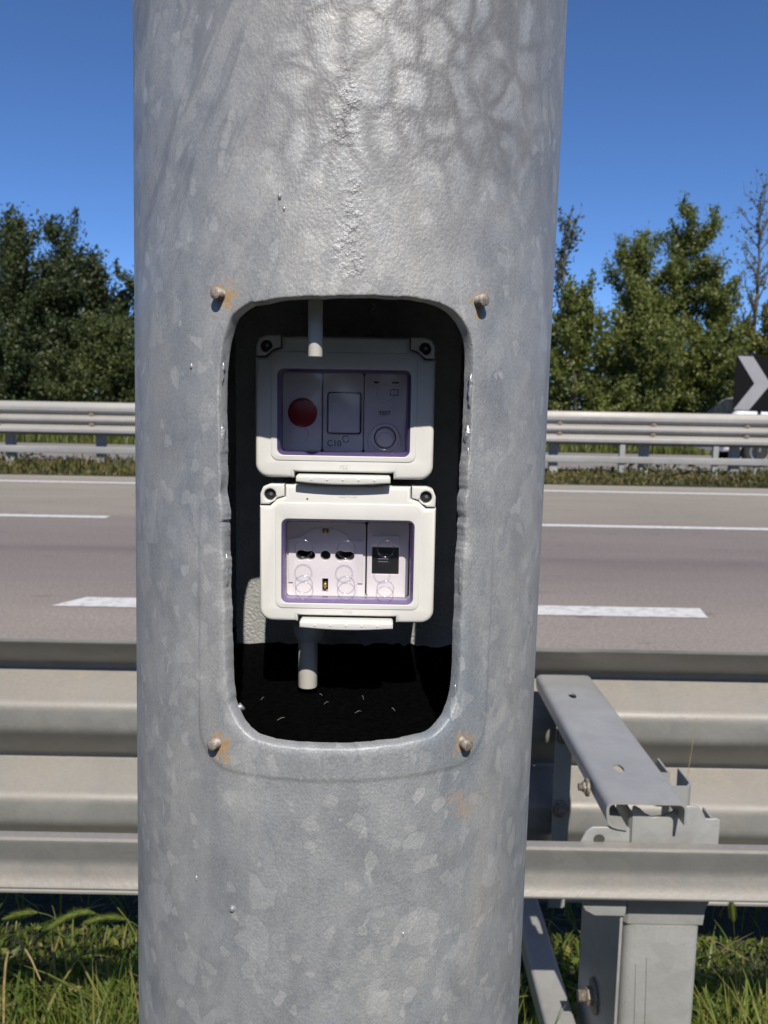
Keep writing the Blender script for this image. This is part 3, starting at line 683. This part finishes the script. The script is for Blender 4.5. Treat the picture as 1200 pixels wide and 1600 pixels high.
sp('hook_plate', extrude(sheet(rounded([(.392, 1.150), (.392, 1.14), (.412, 1.14), (.412, 1.19)], .003), .003), 'Z', .56, .610))
sp('beam_plate', box(.318, .345, 1.462, 1.466, .20, .60))
sp('beam_plate', box(.345, .349, 1.466, 1.498, .20, .60))
sp('nut', hexbolt((.3122, 1.105, .292), (-1, 0, 0), .0125, .013, .012, .0085, .024), M_BOLT)
sp('nut', hexbolt((.281, 1.08, .615), (-1, 0, 0), .008, .008, .006, .005, .012), M_BOLT)
for z in (.535, .395): sp('nut', hexbolt((.331, 1.461, z), (0, -1, 0), .011, .010, .012, .006, .016), M_BOLT)
mesh('nut', *merge(tube([(.345, 1.0285, .302), (.345, 1.027, .302)], .0025, 8), tube([(.352, 1.0285, .293), (.352, 1.0268, .293)], .002, 8)), M_BOLT, nb, 30, NO)
base_sup = list(sup)
for k in (-4, -3, -2, -1, 1, 2, 3, 4):
    for o in base_sup:
        c = copy_obj(o, nb); c.location = (NO[0]+2.25*k, NO[1], NO[2])

# ------------------------------------------------------------------ far crash barrier
fb = thing('crash_barrier', 'far corrugated steel crash barrier across the road in front of the trees', 'guardrail', (0, 13.7, 0))
FO = (0, -13.7, 0)
yA, yB = 13.56, 13.645
prof = [(13.61, 1.068), (13.585, 1.062), (yA, .985), (yA, .925), (yB, .875), (yA, .815), (yA, .765), (yB, .715), (yA, .645), (yA, .585), (yB, .54)]
v, f = extrude(sheet(rounded(prof, .012, 3), -.003), 'X', -60, 60, 40)
mesh('corrugated_beam', v, f, M_FRAIL, fb, 25, FO)
v, f = extrude(sheet(rounded([(13.56, .365), (13.54, .365), (13.54, .255), (13.56, .255)], .012, 3), .003), 'X', -60, 60, 24)
mesh('lower_rail', v, f, M_FRAIL, fb, 25, FO)
pv, pf = extrude(sheet(rounded([(-.07, 14.1), (-.07, 13.97), (.07, 13.97), (.07, 14.1)], .012, 3), .005), 'Z', -.1, 1.0)
p0 = mesh('post', pv, pf, M_POST, fb, 25, FO)
hv, hf = extrude(sheet(rounded([(-.045, 13.64), (-.045, 13.575), (.045, 13.575), (.045, 13.64)], .01, 3), .005), 'Z', -.05, .55)
h0 = mesh('strut', hv, hf, M_FRAIL, fb, 25, FO)
b0 = mesh('bolt', *hexbolt((0, 13.6, .89), (0, -1, 0), .03, .02, 0, 0, .05), M_BOLT, fb, 25, FO)
for k in range(-24, 25):
    for o, dx in ((p0, 2.79),) + (((h0, 3.81),) if k in (0, 1, 2) else ()) + (((b0, 2.79),) if abs(k) < 9 else ()):
        c = o if k == 0 else copy_obj(o, fb); c.location = (dx+1.5*k, FO[1], FO[2])
        if o is b0:
            c2 = copy_obj(o, fb); c2.location = (dx+1.5*k, FO[1], FO[2]-.16)

# ------------------------------------------------------------------ chevron sign
cs = thing('chevron_sign', 'square black road bend sign with a grey white chevron pointing right', 'road sign', (6.12, 13.95, 0))
M_SBL = simple('sign_black', (.006, .006, .007), .8, 0, .1); M_SWH = simple('sign_white', (.24, .235, .25), .6, 0, .05, 6)
M_SBL.node_tree.nodes['Principled BSDF'].inputs['Specular IOR Level'].default_value = .1
pl_ = plate('sign_panel', [rrect(0, 0, .90, .90, .02)], -.004, .004, M_SBL, cs, .0015)
ch = plate('chevron', [[(-.43, .435), (-.19, .435), (.12, 0), (-.19, -.435), (-.43, -.435), (-.135, 0)]], -.0065, -.0042, M_SWH, cs)
pl_.location = ch.location = (0, -.05, 1.565); pl_.rotation_euler = ch.rotation_euler = (R(-3), R(1.5), R(-6))
mesh('pole', *tube([(0, 0.02, -.1), (0, .0, 1.95)], .03, 12), M_POST, cs, 60)

# ------------------------------------------------------------------ white car
car = thing('parked_car', 'white hatchback standing behind the far barrier, mostly hidden by the chevron sign', 'car', (8.75, 17.9, 0))
M_CAR = simple('white_paint', (.78, .78, .79), .2, 0, .02); M_CAR.node_tree.nodes['Principled BSDF'].inputs['Coat Weight'].default_value = .6
M_GLASS = simple('car_glass', (.02, .025, .05), .05, 0, .1); M_TYRE = simple('tyre', (.02, .02, .02), .8); M_ALLOY = simple('alloy', (.45, .45, .47), .35, .8)
side_p = [(-1.92, .30), (-1.95, .55), (-1.93, .93), (-1.80, 1.00), (-1.36, 1.38), (-1.0, 1.46), (.1, 1.47), (.45, 1.38), (1.05, 1.02), (1.75, .90), (1.98, .74), (2.02, .45), (1.95, .28)]
def arch(cx): return [(cx+.36*math.cos(R(a)), .31+.36*math.sin(R(a))) for a in range(0, 181, 15)]
out = side_p + arch(1.32) + arch(-1.2)
plate('body', [rounded(out+[out[0]], .06, 3)[:-1]], -.85, .85, M_CAR, car, .09)
for sgn in (-1, 1):
    y0, y1 = (-.858, -.845) if sgn < 0 else (.845, .858)
    plate('side_window', [rounded([(-.78, 1.03), (-.72, 1.36), (.02, 1.38), (.10, 1.03), (-.78, 1.03)], .04, 3)[:-1]], y0, y1, M_GLASS, car)
    plate('side_window', [rounded([(.16, 1.03), (.10, 1.37), (.38, 1.30), (.82, 1.03), (.16, 1.03)], .04, 3)[:-1]], y0, y1, M_GLASS, car)
    for wx in (-1.2, 1.32):
        wh = mesh('wheel', *merge(loft([[(wx+q*math.cos(2*math.pi*k/28), sgn*.80+dy*sgn, .31+q*math.sin(2*math.pi*k/28)) for k in range(28)] for q, dy in ((.20, .03), (.28, .05), (.31, .02), (.31, -.15), (.2, -.15))], True, True, True)), M_TYRE, car, 40)
        mesh('rim', *merge(loft([[(wx+q*math.cos(2*math.pi*k/28), sgn*(.80+dy), .31+q*math.sin(2*math.pi*k/28)) for k in range(28)] for q, dy in ((.21, .035), (.20, .05), (.17, .045))], True), *[box(wx-.02, wx+.02, sgn*.83, sgn*.84, .31, .50)]), M_ALLOY, wh, 40)
    plate('tail_light', [rrect(-1.90, .86, .08, .22, .03)], (-.80 if sgn < 0 else .70), (-.70 if sgn < 0 else .80), M_RED, car)
    plate('headlight', [rrect(1.90, .70, .14, .12, .04)], (-.80 if sgn < 0 else .60), (-.60 if sgn < 0 else .80), M_GLASS, car)
rw = loft([[(-1.855, y, 1.01), (-1.40, y*.86, 1.375)] for y in (-.70, .70)], False)
mesh('rear_window', rw[0], rw[1], M_GLASS, car, 0)
ww = loft([[(.50, y*.86, 1.375), (1.06, y, 1.04)] for y in (-.70, .70)], False)
mesh('windscreen', ww[0], ww[1], M_GLASS, car, 0)

# ------------------------------------------------------------------ foliage
def leafquads(C, size, asp=.5, up=.4, seedrng=rng, dirs=None):
    """one pointed quad per centre"""
    n = len(C); d = seedrng.normal(0, 1, (n, 3))
    if dirs is not None: d = dirs + d*.75
    else: d[:, 2] += up
    d /= np.linalg.norm(d, axis=1)[:, None]
    q = seedrng.normal(0, 1, (n, 3)); s = np.cross(d, q); s /= np.linalg.norm(s, axis=1)[:, None]+1e-9
    L = (size*seedrng.uniform(.6, 1.35, n))[:, None]
    V = np.stack([C-d*L*.5, C+s*L*asp*.5, C+d*L*.5, C-s*L*asp*.5], 1).reshape(-1, 3)
    F = np.arange(4*n).reshape(-1, 4); return V, F
def path(p, d, ln, m, curl, q):
    P = [np.array(p, float)]; d = np.array(d, float); d /= np.linalg.norm(d)
    for k in range(m):
        d = d + q.normal(0, curl, 3) + np.array((0, 0, .05)); d /= np.linalg.norm(d); P.append(P[-1]+d*ln/m)
    return np.array(P)
def tree(name, label, x, y, h, wd, mat, seed, leaves=14000, size=.15, limbs=26, low=.05, tops=1, upness=.75, dens_top=1., cat='tree', taper=1.):
    q = np.random.default_rng(seed); t = thing(name, label, cat, (x, y, -.02), 'trees and shrubs beyond the far barrier')
    wood = []; segs = []
    stems = []
    for k in range(tops):
        a = 2*math.pi*k/tops + q.uniform(-.2, .2); sp_ = 0 if tops == 1 else wd*.125
        hh = h*(1 if k == 0 else q.uniform(.86, .99))
        e = np.array((math.cos(a)*sp_*1.5, math.sin(a)*sp_*.6, hh*.92)); m = 8
        P = np.array([e*np.array((s**1.2, s**1.2, s)) + q.normal(0, .04, 3)*min(1, s*4) for s in np.linspace(0, 1, m+1)])
        stems.append(P); wood.append(tube(P, list(np.linspace(.035*h*.35+.02, .012, m+1)), 7))
        segs.append((P[int(m*.55):], .5))
    for k in range(limbs):
        P = stems[k % tops]; s = low + (1-low)*(k+q.uniform(0, 1))/limbs*.97
        i = s*(len(P)-1); j = min(int(i), len(P)-2); b = P[j]+(P[j+1]-P[j])*(i-j)
        a = k*2.4+q.uniform(-.5, .5)
        reach = wd*.5*(1-s**(1.3*taper)*.80)*q.uniform(.6, 1.12)
        d = np.array((math.cos(a), math.sin(a), upness*q.uniform(.5, 1.3)*(0.4+s)))
        if tops > 1: reach *= .82
        L = path(b, d, reach*math.sqrt(1+upness**2*.6)+.12*h*s*.5, 6, .16, q)
        wood.append(tube(L, list(np.linspace(.02+.004*h*(1-s), .006, 7)), 5)); segs.append((L[1:], 1.))
        for w_ in range(9):
            c = L[q.integers(1, 7)]; dd = (L[-1]-L[0])/np.linalg.norm(L[-1]-L[0])+q.normal(0, .55, 3)+np.array((0, 0, .35))
            T_ = path(c, dd, q.uniform(.35, .95)*(.35+reach*.35), 4, .2, q)
            wood.append(tube(T_, [.008, .006, .005, .004, .003], 3)); segs.append((T_, 1.))
    ends = sorted([g_[0][-1] for g_ in segs], key=lambda e_: -e_[2]+abs(e_[0])*.15)[:14]; nshoot = len(segs)
    for e_ in ends[::2]:
        L = path(e_-np.array((0, 0, .1)), (q.normal(0, .28), q.normal(0, .28), 1), h*q.uniform(.03, .09), 5, .07, q)
        wood.append(tube(L, [.010, .008, .007, .006, .004, .003], 4)); segs.append((L, .8))
    ln = np.array([np.linalg.norm(np.diff(s, axis=0), axis=1).sum()*wgt for s, wgt in segs]); pr_ = ln/ln.sum()
    idx = q.choice(len(segs), leaves, p=pr_); u = q.uniform(0, 1, leaves)
    C = np.empty((leaves, 3)); D = np.empty((leaves, 3))
    for i, (s, wgt) in enumerate(segs):
        mk = idx == i; uu = u[mk]*(len(s)-1); j = np.minimum(uu.astype(int), len(s)-2)
        C[mk] = s[j]+(s[j+1]-s[j])*(uu-j)[:, None]; D[mk] = (s[j+1]-s[j])/np.linalg.norm(s[j+1]-s[j], axis=1)[:, None]
    sig = np.where(idx >= nshoot, .055, .018*wd+.05)[:, None]
    C += q.normal(0, 1, C.shape)*sig*q.uniform(.3, 1.2, (leaves, 1))
    if dens_top < 1: 
        keep = q.uniform(0, 1, leaves) < dens_top; C = C[keep]; D = D[keep]
    C[:, 2] = np.maximum(C[:, 2], .03)
    V, F = leafquads(C, size, .5, seedrng=q, dirs=D*.8)
    npmesh('crown', V, F, mat, t)
    v, f = merge(*wood); mesh('trunk', v, f, M_BARK, t, 60)
    return t
TS = [
 ('broadleaf_tree', 'big dark green tree at the left edge with shoots sticking up', -11.3, 27, 6.2, 7.6, M_LDARK, 1, 42000, .13, 34, .04, 3, .9),
 ('broadleaf_tree', 'smaller green tree just left of the pole with thin upright top shoots', -8.3, 27.5, 5.5, 4.6, M_LDARK, 2, 24000, .125, 26, .05, 2, 1.1),
 ('broadleaf_tree', 'dark green tree between the big left tree and the smaller one by the pole', -10.2, 27.4, 5.4, 5.4, M_LDARK, 22, 28000, .13, 30, .04, 2, 1.0),
 ('shrub', 'lighter green shrub low beside the pole on its left', -7.9, 24.6, 3.2, 3.6, M_LDEEP, 3, 18000, .11, 22, .03, 1, .7),
 ('shrub', 'dark shrub at the foot of the big left tree', -10.9, 24.3, 2.9, 4.2, M_LDARK, 4, 12000, .14, 22, .03, 1, .6),
 ('slender_tree', 'thin wispy tree with sparse leaves close to the right side of the pole', 5.55, 27.5, 7.1, 2.6, M_LWISP, 5, 3200, .15, 22, .1, 1, 1.2, .75),
 ('shrub', 'pale olive shrub close to the right side of the pole under the wispy tree', 5.5, 25, 4.5, 3.6, M_LMID, 6, 20000, .115, 22, .03, 1, .7),
 ('broadleaf_tree', 'tall green tree with a forked top right of the pole', 8.5, 27, 6.9, 5.2, M_LMID, 7, 64000, .115, 64, .04, 2, 1.25, 1., 'tree', .8),
 ('shrub', 'yellowish green bush in front of the forked tree', 7.3, 24.4, 4.0, 3.4, M_LMID, 8, 22000, .11, 26, .03, 1, .8),
 ('broadleaf_tree', 'short pointed green tree right of the forked tree', 10.1, 26.5, 5.2, 3.2, M_LMID, 9, 22000, .115, 26, .03, 1, 1.1),
 ('bare_tree', 'nearly bare reddish brown tree at the right edge', 12.1, 28.5, 8.6, 2.6, M_LOLIVE, 10, 1100, .13, 34, .12, 1, 1.6, 1.),
 ('shrub', 'olive yellow bush at the right edge behind the chevron sign', 11.2, 25, 3.9, 4.0, M_LOLIVE, 11, 13000, .14, 22, .03, 1, .7),
 ('shrub', 'green bush low between the yellowish bush and the chevron sign', 9.2, 24.0, 3.2, 3.2, M_LMID, 12, 19000, .11, 22, .03, 1, .8),
 ('broadleaf_tree', 'dark tree hidden behind the pole on its left', -4.2, 27.5, 5.6, 5, M_LDARK, 13, 11000, .17, 24, .05, 2, .9),
 ('broadleaf_tree', 'green tree hidden behind the middle of the pole', .4, 27.5, 5.9, 5.4, M_LMID, 14, 11000, .17, 24, .05, 2, .9),
 ('broadleaf_tree', 'dark tree beyond the left edge of the view', -16.5, 27, 6.8, 6.5, M_LDARK, 15, 11000, .19, 24, .05, 2, .9),
 ('broadleaf_tree', 'green tree beyond the right edge of the view', 16.3, 26.5, 6.0, 6.5, M_LMID, 16, 11000, .19, 24, .05, 2, .9),
]
for a in TS: tree(*a)
# far wood that closes the view behind the trees
n = 60000; X = rng.uniform(-75, 75, n); hh = 3.1+1.2*np.sin(X*.31)+.8*np.sin(X*.83+1)
C = np.stack([X, 34+rng.normal(0, 1.3, n), np.maximum(.05, hh*rng.uniform(0, 1, n)**.8)], 1)
V, F = leafquads(C, .34, .55); tag(npmesh('far_hedge', V, F, M_LDARK), 'low dark mass of scrub far behind the trees', 'hedge', kind='stuff')

n = 26000; X = rng.uniform(-26, 26, n); hh = 3.0+.6*np.sin(X*.5)+.5*np.sin(X*1.3+1)  # unseen leaf belt added behind the camera to hold sky light off the hatch
C = np.stack([X, -5.2+rng.normal(0, .45, n), np.maximum(.05, hh*rng.uniform(0, 1, n)**.9)], 1)
V, F = leafquads(C, .30, .6); tag(npmesh('added_sky_screen', V, F, M_LDARK), 'unseen scrub belt added behind the viewpoint to block sky light', 'hedge', kind='stuff')

# grass blades as bent strips
def blades(X, Y, H, W, q, lean=.5, z0=0.):
    n = len(X); a = q.uniform(0, 2*math.pi, n); L = lean*q.uniform(.1, 1.4, n)
    dx, dy = np.cos(a), np.sin(a); tw = a+math.pi/2+q.uniform(-.6, .6, n)
    ws, wc = np.cos(tw)*W*.5, np.sin(tw)*W*.5; V = []
    for s, ww in ((0, 1.), (.35, .95), (.65, .75), (.88, .42), (1., .06)):
        off = L*H*s**1.9; zz = H*(s-.25*L*s**3)
        cx, cy = X+dx*off, Y+dy*off
        V.append(np.stack([cx-ws*ww, cy-wc*ww, z0+zz], 1)); V.append(np.stack([cx+ws*ww, cy+wc*ww, z0+zz], 1))
    V = np.stack(V, 1).reshape(-1, 3); b = np.arange(n)[:, None]*10
    F = np.concatenate([np.stack([b[:, 0]+2*k, b[:, 0]+2*k+1, b[:, 0]+2*k+3, b[:, 0]+2*k+2], 1) for k in range(4)])
    return V, F
def keepout(X, Y):
    return (np.hypot(X-PX, Y-PY) > .13) & ~((X > .30) & (X < .43) & (Y > 1.005) & (Y < 1.12))
q = np.random.default_rng(5)
def field(n, x0, x1, y0, y1, wmin, wmax, hs=1.):
    X = q.uniform(x0, x1, n); Y = q.uniform(y0, y1, n)
    cl = np.sin(X*9+2*np.sin(Y*7))*np.sin(Y*11+X*3); k = keepout(X, Y) & (q.uniform(-1.3, 1, n) < cl+.6); X, Y = X[k], Y[k]
    hm = np.clip(.46*(1.60-Y), .03, .24)
    return blades(X, Y, hm*hs*q.uniform(.35, 1.05, len(X))*(1+.25*np.sin(X*13)), q.uniform(wmin, wmax, len(X)), q, .75)
V1, F1 = field(30000, -1.25, 1.35, .95, 1.67, .0018, .0050)
V2, F2 = field(9000, -6, 6, -.6, 1.6, .003, .007)
X = q.uniform(-1.25, 1.35, 9000); Y = q.uniform(1.0, 1.68, 9000); k = keepout(X, Y); X, Y = X[k], Y[k]
V3, F3 = leafquads(np.stack([X, Y, q.uniform(.005, .13, len(X))*np.clip((1.68-Y)/.45, .1, 1)], 1), .019, .5, .2, q)
X = q.uniform(-1.2, 1.3, 260); Y = q.uniform(1.12, 1.45, 260); k = keepout(X, Y); X, Y = X[k], Y[k]
V4, F4 = blades(X, Y, q.uniform(.14, .27, len(X))*np.clip((1.75-Y)/.45, .4, 1), q.uniform(.004, .009, len(X)), q, .9)
X = q.uniform(-1.25, 1.35, 1500); Y = q.uniform(1.30, 1.62, 1500); k = keepout(X, Y) & (np.sin(X*8+1)*np.sin(Y*9+X*4)+q.uniform(-.5, .9, 1500) > .1); X, Y = X[k], Y[k]
V5, F5 = blades(X, Y, q.uniform(.05, .19, len(X))*np.clip((1.72-Y)/.3, .35, 1)*np.where(X < 0, 1.15, .9), q.uniform(.003, .008, len(X)), q, 1.1)
X = q.uniform(-1.25, 1.35, 700); Y = q.uniform(1.68, 2.0, 700)
V6, F6 = blades(X, Y, q.uniform(.03, .13, 700), q.uniform(.003, .007, 700), q, 1.)
V = np.concatenate([V1, V2, V3, V4, V5, V6]); off = np.cumsum([0]+[len(a) for a in (V1, V2, V3, V4, V5)])
F = np.concatenate([a+o for a, o in zip((F1, F2, F3, F4, F5, F6), off)])
tag(npmesh('roadside_grass', V, F, M_GRASS), 'unmown green grass and weeds below the near barrier', 'grass', kind='stuff')
# far verge
X = q.uniform(-30, 30, 26000); Y = 12.45+q.beta(1.3, 1.6, 26000)*2.2
H = .06+.20*q.uniform(.3, 1, 26000)*np.clip((Y-12.4)/.6, .25, 1)*(.7+.45*np.sin(X*1.7)*np.sin(X*.6+1))
V1, F1 = blades(X, Y, H, q.uniform(.012, .03, len(X)), q, .7)
X = q.uniform(-30, 30, 22000); Y = 12.5+q.uniform(0, 1, 22000)*2.0
V2, F2 = leafquads(np.stack([X, Y, q.uniform(.01, .22, len(X))*np.clip((Y-12.4)/.6, .2, 1)*(.7+.4*np.sin(X*1.7))], 1), .07, .6, .2, q)
tag(npmesh('verge_weeds', np.concatenate([V1, V2]), np.concatenate([F1, F2+len(V1)]), M_HERB), 'brownish green weeds along the far road edge', 'weeds', kind='stuff')
X = q.uniform(-40, 40, 26000); Y = q.uniform(21.3, 24, 26000)
V1, F1 = blades(X, Y, q.uniform(.1, .5, len(X)), q.uniform(.02, .05, len(X)), q, .6)
tag(npmesh('bank_grass', V1, F1, M_LMID), 'tall grass between the far strip of road and the trees', 'grass', kind='stuff')

# foxtails and single stalks
def foxtail(label, base, pts, head_from, hr, leaf=None):
    K = 1.095; base = (base[0]*K, base[1]*K, 0)
    pts = [(p[0]*K, p[1]*K, max(0., 1.12-(1.12-p[2])*K)) for p in pts]
    t = thing('foxtail_grass', label, 'grass stalk', base, 'stalks standing above the grass')
    P = [Vector(p)-Vector(base) for p in pts]
    v, f = tube(P, [.0007]*len(P), 6); mesh('stem', v, f, M_FOX, t, 60)
    H_ = P[head_from:]; m = 14; core = []
    def at(s):
        i = s*(len(H_)-1); j = min(int(i), len(H_)-2); return H_[j].lerp(H_[j+1], i-j)
    rr2 = [hr*.55*max(.12, 1-abs(2*k/m-1)**5)*(1-.25*k/m) for k in range(m+1)]
    v, f = tube([at(k/m) for k in range(m+1)], rr2, 8); hd = mesh('seed_head', v, f, M_FOX, t, 180)
    n = 420; s = q.uniform(.02, .99, n); C = np.array([list(at(x)) for x in s]); D = np.array([list((at(min(1, x+.05))-at(max(0, x-.05))).normalized()) for x in s])
    rad = q.normal(0, 1, (n, 3)); rad -= D*(rad*D).sum(1)[:, None]; rad /= np.linalg.norm(rad, axis=1)[:, None]
    prof_ = (np.maximum(.2, 1-abs(2*s-1)**5)*(1-.25*s))[:, None]
    a = C+rad*hr*.4*prof_; b = C+rad*hr*1.35*prof_+D*hr*.9; sd_ = np.cross(rad, D)*.0005
    V = np.stack([a-sd_, a+sd_, b], 1).reshape(-1, 3); npmesh('bristles', V, np.arange(3*n).reshape(-1, 3), M_FOX, hd)
    return t
def curve(p0, p1, p2, n=10): 
    a, b, c = Vector(p0), Vector(p1), Vector(p2); return [a*(1-s)**2+b*2*s*(1-s)+c*s*s for s in [k/n for k in range(n+1)]]
foxtail('short green foxtail pointing left, on the left of the grass', (-.50, 1.36, 0), curve((-.50, 1.36, 0), (-.47, 1.30, .33), (-.60, 1.27, .285), 14), 11, .0088)
foxtail('large arching green foxtail left of the pole, drooping to the left', (-.46, 1.35, 0), curve((-.38, 1.33, .0), (-.40, 1.27, .42), (-.548, 1.25, .255), 18), 11, .0105)
foxtail('yellowish foxtail partly behind the left edge of the pole', (-.33, 1.33, 0), curve((-.33, 1.33, 0), (-.34, 1.28, .34), (-.47, 1.26, .285), 14), 10, .0088)
foxtail('small upright green foxtail beside the right side of the barrier post', (.56, 1.33, 0), curve((.55, 1.33, 0), (.535, 1.30, .15), (.505, 1.27, .285), 12), 9, .0095)
foxtail('dark foxtail tip standing in front of the beam right of the post', (.60, 1.30, 0), curve((.60, 1.30, 0), (.60, 1.28, .2), (.565, 1.26, .345), 14), 12, .007)
def stalk(label, pts, r, mat):
    t = tag(mesh('grass_stalk', *tube(pts, list(np.linspace(r, r*.4, len(pts))), 5), mat, None, 60), label, 'grass stalk', 'stalks standing above the grass'); return t
stalk('tall thin dry stalk leaning right in front of the beam right of the bracket', curve((.47, 1.2, 0), (.43, 1.2, .3), (.475, 1.22, .66)), .0009, M_DRY)
stalk('dry bent reed against the right edge of the barrier post', curve((.46, 1.10, 0), (.43, 1.10, .15), (.432, 1.10, .36)), .0032, M_DRY)
stalk('second dry reed beside the post, shorter and leaning left', curve((.47, 1.12, 0), (.45, 1.11, .1), (.418, 1.09, .27)), .0028, M_DRY)
stalk('thin dark stalk in front of the barrier post', curve((.355, 1.0, 0), (.352, 1.0, .25), (.346, 1.0, .425)), .0007, simple('dark_stalk', (.05, .055, .03), .7))
for i, (x, z) in enumerate(((.366, .285), (.378, .29), (.39, .275), (.411, .283))):
    stalk(['leftmost short dark stalk before the foot of the post', 'second short dark stalk before the foot of the post', 'third short dark stalk before the foot of the post', 'rightmost short dark stalk before the foot of the post'][i], curve((x+.004, .98, 0), (x+.003, .98, .15), (x, .98, z)), .0007, bpy.data.materials['dark_stalk'])
stalk('pale folded dry blade hanging over at the far left of the grass', curve((-.60, 1.25, .0), (-.60, 1.24, .40), (-.525, 1.22, .215)), .0026, M_DRY)
